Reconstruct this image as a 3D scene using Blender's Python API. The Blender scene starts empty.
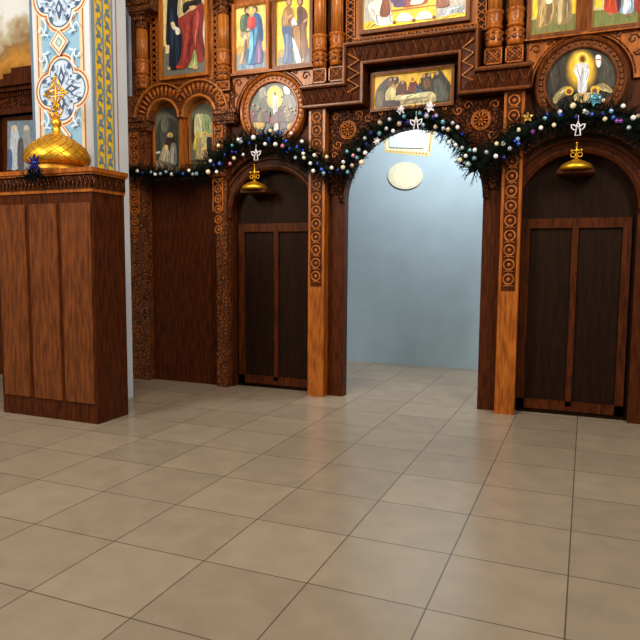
import bpy, math, random
from mathutils import Vector
PI = math.pi; R = math.radians
random.seed(7)
S = bpy.context.scene; COL = S.collection

# ---------------------------------------------------------------- camera
CAM = Vector((1.82, -7.0, 1.6)); YAW, PITCH, ROLL, FPX = R(22.5), R(5.3), R(.4), 640.0
fwd = Vector((-math.sin(YAW)*math.cos(PITCH), math.cos(YAW)*math.cos(PITCH), -math.sin(PITCH)))
rt0 = Vector((math.cos(YAW), math.sin(YAW), 0)); up0 = rt0.cross(fwd)
rt = rt0*math.cos(ROLL) + up0*math.sin(ROLL); up = -rt0*math.sin(ROLL) + up0*math.cos(ROLL)
cd = bpy.data.cameras.new('camera'); co = bpy.data.objects.new('camera', cd); COL.objects.link(co)
from mathutils import Matrix
m4 = Matrix((rt, up, -fwd)).transposed().to_4x4(); m4.translation = CAM; co.matrix_world = m4
cd.sensor_width = 36; cd.lens = 36*FPX/640; cd.clip_end = 100; S.camera = co
# ---------------------------------------------------------------- light and exposure
S.view_settings.view_transform = 'Standard'; S.view_settings.look = 'None'
S.view_settings.exposure = 0.0; S.view_settings.gamma = 1; S.view_settings.use_curve_mapping = False
W = bpy.data.worlds.new('world'); S.world = W; W.use_nodes = True
W.node_tree.nodes['Background'].inputs[0].default_value = (1, .90, .80, 1)
W.node_tree.nodes['Background'].inputs[1].default_value = .22
def area(name, loc, tgt, sx, sy, power, col):
    d = bpy.data.lights.new(name, 'AREA'); d.shape = 'RECTANGLE'; d.size = sx; d.size_y = sy; d.energy = power; d.color = col
    o = bpy.data.objects.new(name, d); COL.objects.link(o); o.location = loc
    o.rotation_euler = (Vector(tgt)-Vector(loc)).to_track_quat('-Z', 'Y').to_euler(); return o
area('nave_window_light', (-4.6, -8.0, 5.4), (-2.9, 0, 3.4), 2.0, 2.4, 410, (1, .96, .90))
area('added_right_fill', (4.2, -5.0, 5.2), (-2.6, -.8, 3.4), 1.4, 2.2, 270, (1, .95, .88))  # unseen fill lamp added to brighten the pier's right-facing side
area('nave_lamp_light', (-.6, -4.6, 7.2), (-1.2, 0, 3.2), 1.2, 1.2, 240, (1, .86, .66))
area('altar_light', (.3, .9, 4.4), (-.3, 2.4, 2.6), 1.0, .6, 120, (.95, .98, 1))

def ray(x, y): return fwd*FPX + rt*(x-320) - up*(y-320)
def onY(x, y, Y=0.):
    d = ray(x, y); return CAM + d*((Y-CAM.y)/d.y)
def onX(x, y, X):
    d = ray(x, y); return CAM + d*((X-CAM.x)/d.x)
def zdepth(p): return (Vector(p)-CAM).dot(fwd)

# ---------------------------------------------------------------- materials
def lin(c):
    return tuple((v/255/12.92 if v/255 <= .04045 else ((v/255+.055)/1.055)**2.4) for v in c)
def base(name):
    m = bpy.data.materials.new(name); m.use_nodes = True; nt = m.node_tree
    return m, nt, nt.nodes['Principled BSDF'], nt.nodes.new, nt.links.new
def wood(name, c1, c2, rough=.32, carve=0.0, cs=30, bump=.25):
    m, nt, b, N, L = base(name)
    tc = N('ShaderNodeTexCoord'); mp = N('ShaderNodeMapping'); mp.inputs['Scale'].default_value = (9, 9, 1.2)
    L(tc.outputs['Object'], mp.inputs[0])
    no = N('ShaderNodeTexNoise'); no.inputs['Scale'].default_value = 4; no.inputs['Detail'].default_value = 6
    L(mp.outputs[0], no.inputs['Vector'])
    r = N('ShaderNodeValToRGB'); r.color_ramp.elements[0].color = (*lin(c1), 1); r.color_ramp.elements[1].color = (*lin(c2), 1)
    r.color_ramp.elements[0].position = .35; r.color_ramp.elements[1].position = .68
    L(no.outputs['Fac'], r.inputs[0]); L(r.outputs[0], b.inputs['Base Color'])
    bp = N('ShaderNodeBump'); bp.inputs['Strength'].default_value = bump; bp.inputs['Distance'].default_value = .004
    if carve:
        v = N('ShaderNodeTexVoronoi'); v.feature = 'DISTANCE_TO_EDGE'; v.inputs['Scale'].default_value = cs
        L(tc.outputs['Object'], v.inputs['Vector'])
        wv = N('ShaderNodeTexWave'); wv.wave_type = 'RINGS'; wv.inputs['Scale'].default_value = cs*.35; wv.inputs['Distortion'].default_value = 6
        L(tc.outputs['Object'], wv.inputs['Vector'])
        ds = N('ShaderNodeTexNoise'); ds.inputs['Scale'].default_value = 9; L(tc.outputs['Object'], ds.inputs['Vector'])
        av = N('ShaderNodeVectorMath'); av.operation = 'MULTIPLY_ADD'; av.inputs[1].default_value = (.12, .12, .12)
        L(ds.outputs['Color'], av.inputs[0]); L(tc.outputs['Object'], av.inputs[2]); L(av.outputs[0], v.inputs['Vector']); L(av.outputs[0], wv.inputs['Vector'])
        ad = N('ShaderNodeMapRange'); ad.inputs['From Min'].default_value = .02; ad.inputs['From Max'].default_value = .16
        L(v.outputs['Distance'], ad.inputs['Value'])
        gl = N('ShaderNodeMixRGB'); gl.blend_type = 'MIX'; gl.inputs[1].default_value = (*[q*.22 for q in lin(c1)], 1)
        L(ad.outputs[0], gl.inputs[0]); L(r.outputs[0], gl.inputs[2]); L(gl.outputs[0], b.inputs['Base Color'])
        bp.inputs['Distance'].default_value = .02*carve; bp.inputs['Strength'].default_value = .9
        L(ad.outputs[0], bp.inputs['Height'])
    else: L(no.outputs['Fac'], bp.inputs['Height'])
    L(bp.outputs[0], b.inputs['Normal'])
    b.inputs['Roughness'].default_value = rough; b.inputs['Coat Weight'].default_value = .08 if rough < .4 else 0; b.inputs['Coat Roughness'].default_value = .15; b.inputs['Specular IOR Level'].default_value = .40 if rough < .4 else .14; b.inputs['Specular Tint'].default_value = (1, .8, .62, 1)
    return m
def plain(name, c, rough=.5, metal=0, em=0, noise=0, ns=6):
    m, nt, b, N, L = base(name); c = lin(c)
    b.inputs['Base Color'].default_value = (*c, 1); b.inputs['Roughness'].default_value = rough; b.inputs['Metallic'].default_value = metal
    if noise:
        tc = N('ShaderNodeTexCoord'); no = N('ShaderNodeTexNoise'); no.inputs['Scale'].default_value = ns; no.inputs['Detail'].default_value = 5
        L(tc.outputs['Object'], no.inputs['Vector'])
        r = N('ShaderNodeValToRGB'); r.color_ramp.elements[0].position = .3; r.color_ramp.elements[1].position = .7
        r.color_ramp.elements[0].color = (*[v*(1-noise) for v in c], 1); r.color_ramp.elements[1].color = (*[min(1, v*(1+noise)) for v in c], 1)
        L(no.outputs['Fac'], r.inputs[0]); L(r.outputs[0], b.inputs['Base Color'])
    if name.startswith('fir'): b.inputs['Specular IOR Level'].default_value = .1
    if em:
        b.inputs['Emission Color'].default_value = (*c, 1); b.inputs['Emission Strength'].default_value = em
    return m
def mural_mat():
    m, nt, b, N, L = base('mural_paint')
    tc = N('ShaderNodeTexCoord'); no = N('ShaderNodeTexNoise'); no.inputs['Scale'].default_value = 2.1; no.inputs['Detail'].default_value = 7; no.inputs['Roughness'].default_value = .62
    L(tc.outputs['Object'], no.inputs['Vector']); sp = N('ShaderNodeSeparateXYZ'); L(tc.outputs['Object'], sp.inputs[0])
    mr = N('ShaderNodeMapRange'); mr.inputs['From Min'].default_value = 4.0; mr.inputs['From Max'].default_value = 5.5; L(sp.outputs['Z'], mr.inputs['Value'])  # height ramp: pale glare painted into the upper part of the mural colour
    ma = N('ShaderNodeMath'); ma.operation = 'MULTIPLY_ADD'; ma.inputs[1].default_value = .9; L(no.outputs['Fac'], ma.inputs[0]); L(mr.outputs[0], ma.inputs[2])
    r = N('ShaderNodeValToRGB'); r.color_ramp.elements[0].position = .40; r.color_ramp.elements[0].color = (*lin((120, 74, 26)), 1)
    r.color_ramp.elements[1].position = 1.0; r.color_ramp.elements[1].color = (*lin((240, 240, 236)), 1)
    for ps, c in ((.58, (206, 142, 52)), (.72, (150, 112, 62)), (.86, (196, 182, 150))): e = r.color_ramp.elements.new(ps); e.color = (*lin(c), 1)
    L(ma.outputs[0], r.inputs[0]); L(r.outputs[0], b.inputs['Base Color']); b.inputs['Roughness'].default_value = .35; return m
def paint_mat(name, rough=.3, mottled=.25):
    m, nt, b, N, L = base(name)
    at = N('ShaderNodeAttribute'); at.attribute_name = 'paint'
    tc = N('ShaderNodeTexCoord'); no = N('ShaderNodeTexNoise'); no.inputs['Scale'].default_value = 22; no.inputs['Detail'].default_value = 7
    mp = N('ShaderNodeMapping'); mp.inputs['Scale'].default_value = (1.6, 1, .6)
    L(tc.outputs['Object'], mp.inputs[0]); L(mp.outputs[0], no.inputs['Vector'])
    mr = N('ShaderNodeMapRange'); mr.inputs['From Min'].default_value = .3; mr.inputs['From Max'].default_value = .7
    mr.inputs['To Min'].default_value = 1-mottled; mr.inputs['To Max'].default_value = 1+mottled
    L(no.outputs['Fac'], mr.inputs['Value'])
    mx = N('ShaderNodeVectorMath'); mx.operation = 'SCALE'; L(at.outputs['Color'], mx.inputs[0]); L(mr.outputs[0], mx.inputs['Scale'])
    L(mx.outputs[0], b.inputs['Base Color']); b.inputs['Roughness'].default_value = rough
    return m
M = dict(
    oak=wood('varnished_oak', (126, 62, 16), (176, 98, 30)),
    rim=wood('pale_varnished_oak', (140, 76, 24), (186, 112, 44), .28),
    carved=wood('carved_oak', (96, 46, 14), (140, 72, 24), .36, .5, 24),
    mid=wood('brown_oak', (78, 36, 12), (120, 62, 22), .34),
    dark=wood('dark_stained_oak', (50, 21, 8), (84, 38, 13), .42),
    darkcarved=wood('dark_carved_oak', (60, 26, 10), (96, 44, 16), .42, .6, 24),
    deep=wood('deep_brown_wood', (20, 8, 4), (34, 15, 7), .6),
    gold=plain('gold_leaf', (240, 184, 52), .42, .9, noise=.10, ns=9),
    goldline=plain('dull_gold', (176, 122, 34), .45, .85),
    paint=paint_mat('tempera_paint'), wallpaint=paint_mat('wall_paint', .75, .07), murals=paint_mat('mural_paint', .6, .14),
    plaster=plain('white_plaster', (196, 203, 210), .85, noise=.03, ns=3),
    blue=plain('pale_blue_plaster', (168, 190, 200), .85, noise=.05, ns=3),
    needle=plain('fir_needles', (9, 20, 14), .7, noise=.4, ns=30),
    needle2=plain('fir_stem', (44, 36, 22), .7),
    glow=plain('daylight_pane', (235, 245, 250), .5, em=1.6),
    led=plain('blue_light', (40, 70, 255), .3, em=2.5),
    silverwhite=plain('glossy_white', (236, 232, 236), .25),
)
BC = dict(white=(240, 236, 232), cream=(232, 214, 170), champagne=(196, 170, 140), silver=(176, 184, 196), teal=(96, 160, 176), navy=(24, 32, 110),
          blue=(50, 84, 190), **{'pale blue': (150, 186, 224)}, pink=(206, 128, 148), purple=(130, 66, 150), gold=(210, 168, 84), lavender=(178, 160, 204), **{'pale green': (170, 204, 190)})
BM = {k: plain('bauble_'+k.replace(' ', '_'), v, .18 if k not in('white', 'cream') else .3, .35 if k not in('white', 'cream') else .0) for k, v in BC.items()}
def stone(name):
    m, nt, b, N, L = base(name)
    tc = N('ShaderNodeTexCoord'); br = N('ShaderNodeTexBrick'); br.offset = 0; br.inputs['Scale'].default_value = 1
    br.inputs['Brick Width'].default_value = .6; br.inputs['Row Height'].default_value = .6; br.inputs['Mortar Size'].default_value = .004
    br.inputs['Color1'].default_value = (*lin((168, 152, 130)), 1); br.inputs['Color2'].default_value = (*lin((156, 140, 120)), 1); br.inputs['Mortar'].default_value = (*lin((96, 84, 72)), 1)
    L(tc.outputs['Object'], br.inputs['Vector'])
    no = N('ShaderNodeTexNoise'); no.inputs['Scale'].default_value = 5; no.inputs['Detail'].default_value = 8; L(tc.outputs['Object'], no.inputs['Vector'])
    mx = N('ShaderNodeMixRGB'); mx.blend_type = 'MULTIPLY'; mx.inputs[0].default_value = .35
    L(br.outputs['Color'], mx.inputs[1]); L(no.outputs['Fac'], mx.inputs[2]); L(mx.outputs[0], b.inputs['Base Color'])
    b.inputs['Roughness'].default_value = .25; return m
M['stone'] = stone('polished_stone')

# ---------------------------------------------------------------- mesh helpers
def smooth(pts, n=4):
    out = []; k = len(pts)
    for i in range(k):
        a, b, c, d = [Vector(pts[(i+j-1) % k]) for j in range(4)]
        for t in range(n):
            t /= n
            out.append(.5*((2*b)+(c-a)*t+(2*a-5*b+4*c-d)*t*t+(3*b-a-3*c+d)*t**3))
    return [tuple(p) for p in out]
class B:
    def __init__(s): s.v = []; s.f = []; s.c = []; s.sm = []
    def add(s, vs, fs, col=None, sm=False):
        o = len(s.v); s.v += [tuple(v) for v in vs]
        for f in fs: s.f.append([i+o for i in f]); s.c.append(col or (1, 1, 1)); s.sm.append(sm)
        return s
    def box(s, x0, x1, y0, y1, z0, z1):
        if x1 < x0: x0, x1 = x1, x0
        return s.add([(x, y, z) for x in(x0, x1) for y in(y0, y1) for z in(z0, z1)], [(0, 1, 3, 2), (4, 6, 7, 5), (0, 4, 5, 1), (2, 3, 7, 6), (0, 2, 6, 4), (1, 5, 7, 3)])
    def prism(s, pts, y0, y1, bev=0):          # polygon in XZ extruded along Y, y0 is the front
        n = len(pts); a = sum(pts[i][0]*pts[(i+1) % n][1]-pts[(i+1) % n][0]*pts[i][1] for i in range(n))
        if a < 0: pts = pts[::-1]
        vs = [(p[0], y0, p[1]) for p in pts]+[(p[0], y1, p[1]) for p in pts]
        return s.add(vs, [tuple(range(n)), tuple(range(2*n-1, n-1, -1))]+[(i, i+n, (i+1) % n+n, (i+1) % n) for i in range(n)])
    def tube(s, pts, r, n=6, closed=False, caps=True):
        pts = [Vector(p) for p in pts]; k = len(pts); rs = r if isinstance(r, (list, tuple)) else [r]*k; vs = []
        ref = None
        for i in range(k):
            a = pts[(i-1) % k] if closed or i > 0 else pts[i]; b = pts[(i+1) % k] if closed or i < k-1 else pts[i]
            t = (b-a).normalized() if (b-a).length > 1e-9 else Vector((0, 0, 1))
            if ref is None: ref = Vector((0, 1, 0)) if abs(t.y) < .9 else Vector((1, 0, 0))
            u = (ref-t*ref.dot(t)).normalized(); ref = u; w = t.cross(u)
            vs += [pts[i]+(u*math.cos(2*PI*j/n)+w*math.sin(2*PI*j/n))*rs[i] for j in range(n)]
        fs = []
        for i in range(k if closed else k-1):
            for j in range(n):
                a, b = i*n, ((i+1) % k)*n; fs.append((a+j, a+(j+1) % n, b+(j+1) % n, b+j))
        if caps and not closed: fs += [tuple(range(n))[::-1], tuple(range((k-1)*n, k*n))]
        return s.add(vs, fs, None, True)
    def lathe(s, prof, c, n=24, sm=True):       # prof (r,z) about a vertical axis at c
        vs = [(c[0]+r*math.cos(2*PI*j/n), c[1]+r*math.sin(2*PI*j/n), c[2]+z) for r, z in prof for j in range(n)]
        return s.add(vs, [(i*n+j, i*n+(j+1) % n, (i+1)*n+(j+1) % n, (i+1)*n+j) for i in range(len(prof)-1) for j in range(n)]+[tuple(range(n))[::-1], tuple(range((len(prof)-1)*n, len(prof)*n))], None, sm)
    def ring(s, cx, cz, prof, a0=0, a1=2*PI, n=48):   # prof list (radius, Y) swept about the Y axis
        k = len(prof); full = abs(a1-a0-2*PI) < 1e-6; m = n if full else n+1
        vs = [(cx+r*math.cos(a0+(a1-a0)*i/n), y, cz+r*math.sin(a0+(a1-a0)*i/n)) for i in range(m) for r, y in prof]
        fs = [(i*k+j, ((i+1) % m)*k+j, ((i+1) % m)*k+(j+1) % k, i*k+(j+1) % k) for i in range(n) for j in range(k)]
        if not full: fs += [tuple(range(k)), tuple(range((m-1)*k, m*k))[::-1]]
        return s.add(vs, fs)
    def sphere(s, c, r, n=12, k=8, sy=1):
        prof = [(max(1e-4, math.sin(PI*i/k))*r, -math.cos(PI*i/k)*r) for i in range(k+1)]
        vs = [(c[0]+q*math.cos(2*PI*j/n), c[1]+q*math.sin(2*PI*j/n)*sy, c[2]+z) for q, z in prof for j in range(n)]
        return s.add(vs, [(i*n+j, i*n+(j+1) % n, (i+1)*n+(j+1) % n, (i+1)*n+j) for i in range(k) for j in range(n)], None, True)
    def obj(s, name, mat, parent=None, **props):
        me = bpy.data.meshes.new(name); me.from_pydata(s.v, [], s.f); me.update()
        if any(c != (1, 1, 1) for c in s.c):
            at = me.color_attributes.new('paint', 'FLOAT_COLOR', 'CORNER')
            for p in me.polygons:
                for li in p.loop_indices: at.data[li].color = (*s.c[p.index], 1)
        for p, q in zip(me.polygons, s.sm): p.use_smooth = q
        me.materials.append(M[mat] if isinstance(mat, str) else mat)
        o = bpy.data.objects.new(name, me); COL.objects.link(o)
        if parent: o.parent = parent; o.matrix_parent_inverse = parent.matrix_world.inverted()
        for k_, v_ in props.items(): o[k_] = v_
        return o
def thing(name, label, cat, loc, group=None):
    o = bpy.data.objects.new(name, None); COL.objects.link(o); o.location = loc; o.empty_display_size = .05
    o.matrix_world = Matrix.Translation(loc)
    o['label'] = label; o['category'] = cat
    if group: o['group'] = group
    return o
def circ(cx, cz, r, a0=0, a1=2*PI, n=24): return [(cx+r*math.cos(a0+(a1-a0)*i/n), cz+r*math.sin(a0+(a1-a0)*i/n)) for i in range(n+1)]
def xz(pts, y): return [(p[0], y, p[1]) for p in pts]
class Paint(B):
    """flat painted panel: coloured shapes laid one over the other like coats of paint"""
    def __init__(s, mp, off, nrm=(0, -1, 0), step=.0006): super().__init__(); s.mp = mp; s.off = off; s.nrm = Vector(nrm); s.step = step; s.k = 1; s.inc = .4
    def poly(s, col, pts, sm=True, n=4):
        if sm and len(pts) > 3: pts = smooth([(p[0], p[1], 0) for p in pts], n)
        P = [Vector(s.mp(p[0], p[1]))+s.nrm*s.step*s.k for p in pts]
        s.k += s.inc
        a = Vector(); 
        for i in range(len(P)): a += P[i].cross(P[(i+1) % len(P)])
        if a.dot(s.nrm) < 0: P = P[::-1]
        return s.add(P, [tuple(range(len(P)))], lin(col))
    def folds(s, col, pts, y_):
        # drapery strokes that follow the long direction of a robe
        xs = [q[0] for q in pts]; ys = [q[1] for q in pts]; x0, x1, y0, y1 = min(xs), max(xs), min(ys), max(ys)
        rn = random.Random(int(x0*7+y0*3)); n = 3+int((x1-x0)/22)
        def inside(x, z):
            c = False; k = len(pts)
            for i in range(k):
                a, b = pts[i], pts[(i-1) % k]
                if (a[1] > z) != (b[1] > z) and x < (b[0]-a[0])*(z-a[1])/(b[1]-a[1])+a[0]: c = not c
            return c
        for i in range(n):
            f = (i+.5)/n; sh = rn.choice((.62, .74, 1.2, 1.34)); c = tuple(min(250, v*sh+(6 if sh > 1 else 0)) for v in col)
            ya = y0+(y1-y0)*rn.uniform(0, .45); yb = y0+(y1-y0)*rn.uniform(.6, 1); ln = []; bow = rn.uniform(-.12, .12)
            for j in range(9):
                t = j/8; z = ya+(yb-ya)*t; cr = []
                k = len(pts)
                for m in range(k):
                    a, b = pts[m], pts[(m+1) % k]
                    if (a[1] > z) != (b[1] > z): cr.append((b[0]-a[0])*(z-a[1])/(b[1]-a[1])+a[0])
                if len(cr) < 2: continue
                a, b = min(cr), max(cr); ln.append((a+(b-a)*min(.94, max(.06, f+bow*math.sin(PI*t))), z))
            ln = [q for q in ln if inside(*q)]
            if len(ln) > 2:
                w0 = max(2.2, (x1-x0)/n*.36); s.line(c, ln, [w0*(.25+.75*math.sin(PI*(j+.5)/len(ln))) for j in range(len(ln))])
    def line(s, col, pts, w, closed=False):     # constant width stroke, w in source units
        pts = [Vector((p[0], p[1])) for p in pts]; k = len(pts); L_, R_ = [], []
        for i in range(k):
            a = pts[(i-1) % k] if closed or i else pts[i]; b = pts[(i+1) % k] if closed or i < k-1 else pts[i]
            t = (b-a).normalized(); nn = Vector((-t.y, t.x)); ww = w if not isinstance(w, (list, tuple)) else w[i]
            L_.append(pts[i]+nn*ww/2); R_.append(pts[i]-nn*ww/2)
        s.k += s.inc
        for i in range(k if closed else k-1):
            j = (i+1) % k; q = [Vector(s.mp(*p))+s.nrm*s.step*s.k for p in (L_[i], L_[j], R_[j], R_[i])]
            if (q[1]-q[0]).length < 1e-7: continue
            if (q[1]-q[0]).cross(q[2]-q[0]).dot(s.nrm) < 0: q = q[::-1]
            s.add(q, [(0, 1, 2, 3)], lin(col))
        return s
def robe(p, q):
    pts = q[1]; p.inc = .22
    if isinstance(pts, Oval): return
    if len(q) > 2: return
    w = max(a[0] for a in pts)-min(a[0] for a in pts); h = max(a[1] for a in pts)-min(a[1] for a in pts)
    if w > 24 and h > 40: p.folds(q[0], pts, 0)
class Oval(list): pass
def ell(cx, cy, rx, ry=None, n=14): ry = ry or rx; return Oval([(cx+rx*math.cos(2*PI*i/n), cy+ry*math.sin(2*PI*i/n)) for i in range(n)])

# ================================================================ SETTING
B().box(-8, 4.6, -8.5, 4, -.1, 0).obj('floor', 'stone', kind='structure')
B().box(-8, -3.765, .12, .3, 0, 6.2).obj('wall_back', 'plaster', kind='structure')
B().box(-2.6, 2.6, 2.6, 2.75, 0, 6.0).obj('wall_altar', 'blue', kind='structure')
# painted pier at left
PY = -1.6
xl, xr = onY(32.3, 100, PY).x, onY(91.3, 100, PY).x
ye = onX(119.5, 100, xr).y; ye2 = onX(126.5, 60, xr).y
pier = B().box(xl, xr, PY, ye2, 0, 6.2).obj('wall_left', 'plaster', kind='structure')
p = Paint(lambda x, y: onY(x, y, PY), 0, step=.0010)
pxm = (onY(62, 80, PY).x, onY(62, 88, PY).z); u = (xr-xl)
def m2(x, z): return (x, PY, z)
p = Paint(m2, 0, step=.0010)
zt, zb = 6.2, 2.2
X = lambda t: xl+t*u
p.poly((92, 112, 130), [(X(0), zb), (X(.045), zb), (X(.045), zt), (X(0), zt)], False)
p.poly((214, 190, 156), [(X(.10), zb), (X(.92), zb), (X(.92), zt), (X(.10), zt)], False)
p.poly((150, 76, 24), [(X(.125), zb), (X(.145), zb), (X(.145), zt), (X(.125), zt)], False)
p.poly((150, 76, 24), [(X(.885), zb), (X(.905), zb), (X(.905), zt), (X(.885), zt)], False)
p.poly((134, 172, 196), [(X(.20), zb), (X(.835), zb), (X(.835), zt), (X(.20), zt)], False)
xc = X(.525)
def quatre(cx, cz, o, r, n=10):
    out = []
    for q in range(4):
        a = PI/2*q; c = (cx+o*math.cos(a), cz+o*math.sin(a)); h = PI/4+math.asin(min(1, o/r/math.sqrt(2)))
        out += [(c[0]+r*math.cos(a-h+2*h*i/n), c[1]+r*math.sin(a-h+2*h*i/n)) for i in range(n+1)]
    return out
z1 = onY(62, 90, PY).z; zd = onY(62, 43, PY).z; per = 2*(zd-z1)
for k in range(-1, 3):
    cz = z1+per*k; p.k = 4
    for kk, (col, o, r) in enumerate([((222, 196, 160), .165, .215), ((170, 84, 26), .165, .199), ((222, 204, 176), .163, .182), ((70, 100, 130), .16, .162), ((190, 206, 224), .155, .150)]):
        p.poly(col, quatre(xc, cz, o, r), False)
    for q in range(4):
        a = PI/2*q; ca, sa = math.cos(a), math.sin(a); rr = lambda x, z: (xc+x*ca-z*sa, cz+x*sa+z*ca)
        p.poly((58, 86, 120), [rr(.04, 0), rr(.13, .05), rr(.16, .03), rr(.25, 0), rr(.16, -.03), rr(.13, -.05)], False)
        p.poly((214, 226, 240), [rr(.09, 0), rr(.13, .02), rr(.17, 0), rr(.13, -.02)], False)
        p.poly((196, 120, 96), ell(*rr(.13, 0), .010), False)
        for sg in (-1, 1):
            p.line((120, 146, 176), [rr(.05, .06*sg), rr(.11, .10*sg), rr(.17, .085*sg), rr(.20, .05*sg), rr(.26, .05*sg)], .008)
            p.poly((58, 86, 120), [rr(.27, .10*sg), rr(.24, .13*sg), rr(.20, .12*sg), rr(.23, .09*sg)])
            p.poly((58, 86, 120), ell(*rr(.13, .13*sg), .013), False)
        if q == 0: pass
    rn = random.Random(5)
    for q in range(8):
        a = PI/4*q+PI/8
        for d_, w_ in ((.17, .030), (.235, .024), (.105, .018)):
            c_ = (xc+d_*math.cos(a), cz+d_*math.sin(a)); t_ = (-math.sin(a), math.cos(a)); n_ = (math.cos(a), math.sin(a))
            p.poly((62, 88, 120), [(c_[0]+n_[0]*w_, c_[1]+n_[1]*w_), (c_[0]+t_[0]*w_*.5, c_[1]+t_[1]*w_*.5), (c_[0]-n_[0]*w_*.7, c_[1]-n_[1]*w_*.7), (c_[0]-t_[0]*w_*.5, c_[1]-t_[1]*w_*.5)], False)
    p.poly((196, 120, 60), ell(xc, cz, .022), False)
    dz = cz+per/2; g = per/2-.36-.01; g = max(.12, g)
    for col, s_ in (((236, 214, 190), 1.16), ((172, 86, 28), 1.0), ((240, 220, 196), .84), ((120, 160, 170), .5), ((190, 200, 170), .28)):
        p.poly(col, [(xc, dz+g*s_), (xc+.11*s_, dz), (xc, dz-g*s_), (xc-.11*s_, dz)], False)
    for sx in (-1, 1):
        for sz in (-1, 1):
            sp = [(xc+sx*(.14+.10*t+.045*math.sin(t*6)), dz+sz*(.05+.20*t+.03*math.cos(t*6))) for t in [i/14 for i in range(15)]]
            p.line((206, 224, 236), sp, .020)
            p.line((206, 224, 236), [(xc+sx*(.24+.035*math.cos(t)), dz+sz*(.13+.04*math.sin(t))) for t in [i*.5 for i in range(10)]], .014)
p.obj('painted_panel', 'wallpaint', pier)
# side face of the pier, yellow scrollwork
def m3(t, z): return (xr, PY+t*(ye-PY), z)
p = Paint(m3, 0, (1, 0, 0), step=.0010)
def strip(col, a, b): p.poly(col, [(a, zb), (b, zb), (b, zt), (a, zt)], False)
strip((120, 142, 158), .05, .17); strip((228, 186, 40), .17, .73); strip((104, 136, 158), .415, .475); strip((120, 142, 158), .73, .80)
strip((170, 104, 60), .90, .94)
z = zb; i = 0
while z < zt:
    p.k = 4
    for c0, sg in ((.30, 1), (.60, -1)):
        s_ = sg if i % 2 else -sg
        p.line((100, 128, 146), [(c0+s_*.095*math.cos(t), z+.13*t/PI) for t in [j*PI/6 for j in range(7)]], .026)
        p.line((100, 128, 146), [(c0-s_*.0+s_*.05*math.cos(2.2*t), z+.06+.028*math.sin(2.2*t)) for t in [j*PI/8 for j in range(8)]], .026)
        p.poly((96, 124, 140), ell(c0-s_*.06, z+.03, .035, .02, 8), False)
    z += .13; i += 1
p.obj('painted_scroll_band', 'wallpaint', pier)

# altar window with painted border, and round halo on the altar wall
ya = 2.6
zoomC = lambda x, y: onY(335+x/4.13, 85+y/4.13, ya)
p = Paint(zoomC, 0, step=.002)
p.poly((222, 196, 130), [(205, 165), (418, 165), (388, 296), (205, 277)], False)
p.poly((240, 228, 190), [(212, 165), (408, 165), (380, 285), (212, 268)], False)
for k in range(13): p.poly((196, 160, 84), ell(216+13.5*k, 271+.9*k, 4, 4, 8), False)
for k in range(8): p.poly((196, 160, 84), ell(390+k*1.6, 268-12*k, 4, 4, 8), False)
p.poly((205, 222, 230), [(226, 165), (388, 165), (368, 262), (226, 258)], False)
p.poly((226, 220, 190), ell(292, 375, 72, 56, 28))
p.poly((244, 234, 200), ell(292, 382, 50, 42, 24))
p.obj('trim_1', 'wallpaint', kind='structure')
wn = B(); a, b = zoomC(262, 175), zoomC(340, 230); wn.box(a.x, b.x, ya-.03, ya-.005, b.z, a.z).obj('window_1', 'glow', kind='structure')

# ---- far left: mural, dark timber cornice and a side icon behind the pier
LY = -.5
a, b = onY(-40, -80, LY), onY(60, 100, LY)
muralwall = B().box(-8, -3.9, LY+.02, LY+.12, 0, 6.2).obj('wall_side', 'plaster', kind='structure')
mur = B().box(a.x-.5, -4.0, LY, LY+.018, onY(0, 86, LY).z-.1, 6.0).obj('mural', mural_mat()); mur['label'] = 'golden brown mural with painted pale glare on the wall at far left'; mur['category'] = 'mural'
sk = thing('side_altar_screen', 'dark carved timber cornice and frame below the mural at far left', 'altar screen', (-5.3, LY-.1, 0))
q = onY(0, 84, LY).z; q2 = onY(0, 118, LY).z; x0, x1 = -6.9, -4.2
xs = onY(17, 84, LY).x
B().box(x0, x1, LY-.10, LY, q2, q-.16).obj('frieze', 'darkcarved', sk)
bb = B()
bb.box(x0, x1, LY-.16, LY, q-.16, q-.11).box(x0, x1, LY-.22, LY, q-.11, q-.02).box(xs, x1, LY-.22, LY, q-.02, q+.04).box(xs+.14, x1, LY-.22, LY, q+.04, q+.10)
for k in range(60): bb.box(x0+.045*k, x0+.045*k+.022, LY-.13, LY, q-.22, q-.17)
bb.box(x0, x1, LY-.14, LY, q2, q2+.07); bb.obj('cornice', 'dark', sk)
B().box(x0, onY(4, 140, LY).x, LY-.1, LY, 0, q2).obj('post', 'dark', sk)
B().box(onY(4, 140, LY).x, x1, LY-.06, LY, 0, 2.7).obj('lower_panel', 'dark', sk)
ic = thing('icon', 'grey blue icon of pale standing figures in dark frame at far left', 'icon', (-5.2, LY, 2.7))
xa = onY(6, 140, LY).x; za = onY(15, 121, LY).z
B().box(xa-.02, x1, LY-.04, LY, 2.70, za+.04).obj('frame', 'dark', ic)
p = Paint(lambda x, y: onY(x, y, LY-.042), 0)
p.poly((120, 136, 146), [(7.5, 121), (36, 120), (36, 169), (7.5, 170)], False)
p.poly((186, 194, 200), [(12, 128), (18, 130), (20, 150), (18, 168), (11, 168), (10, 146)])
p.poly((150, 150, 150), [(24, 126), (30, 130), (31, 166), (24, 168), (22, 146)])
p.poly((90, 86, 90), [(18, 142), (23, 140), (24, 168), (18, 168)]); p.poly((206, 190, 170), ell(14.5, 128, 3)); p.poly((206, 190, 170), ell(26.5, 128, 2.6))
p.poly((80, 104, 140), [(8, 150), (12, 152), (12, 168), (8, 168)])
p.obj('painted_panel', 'paint', ic)

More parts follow.
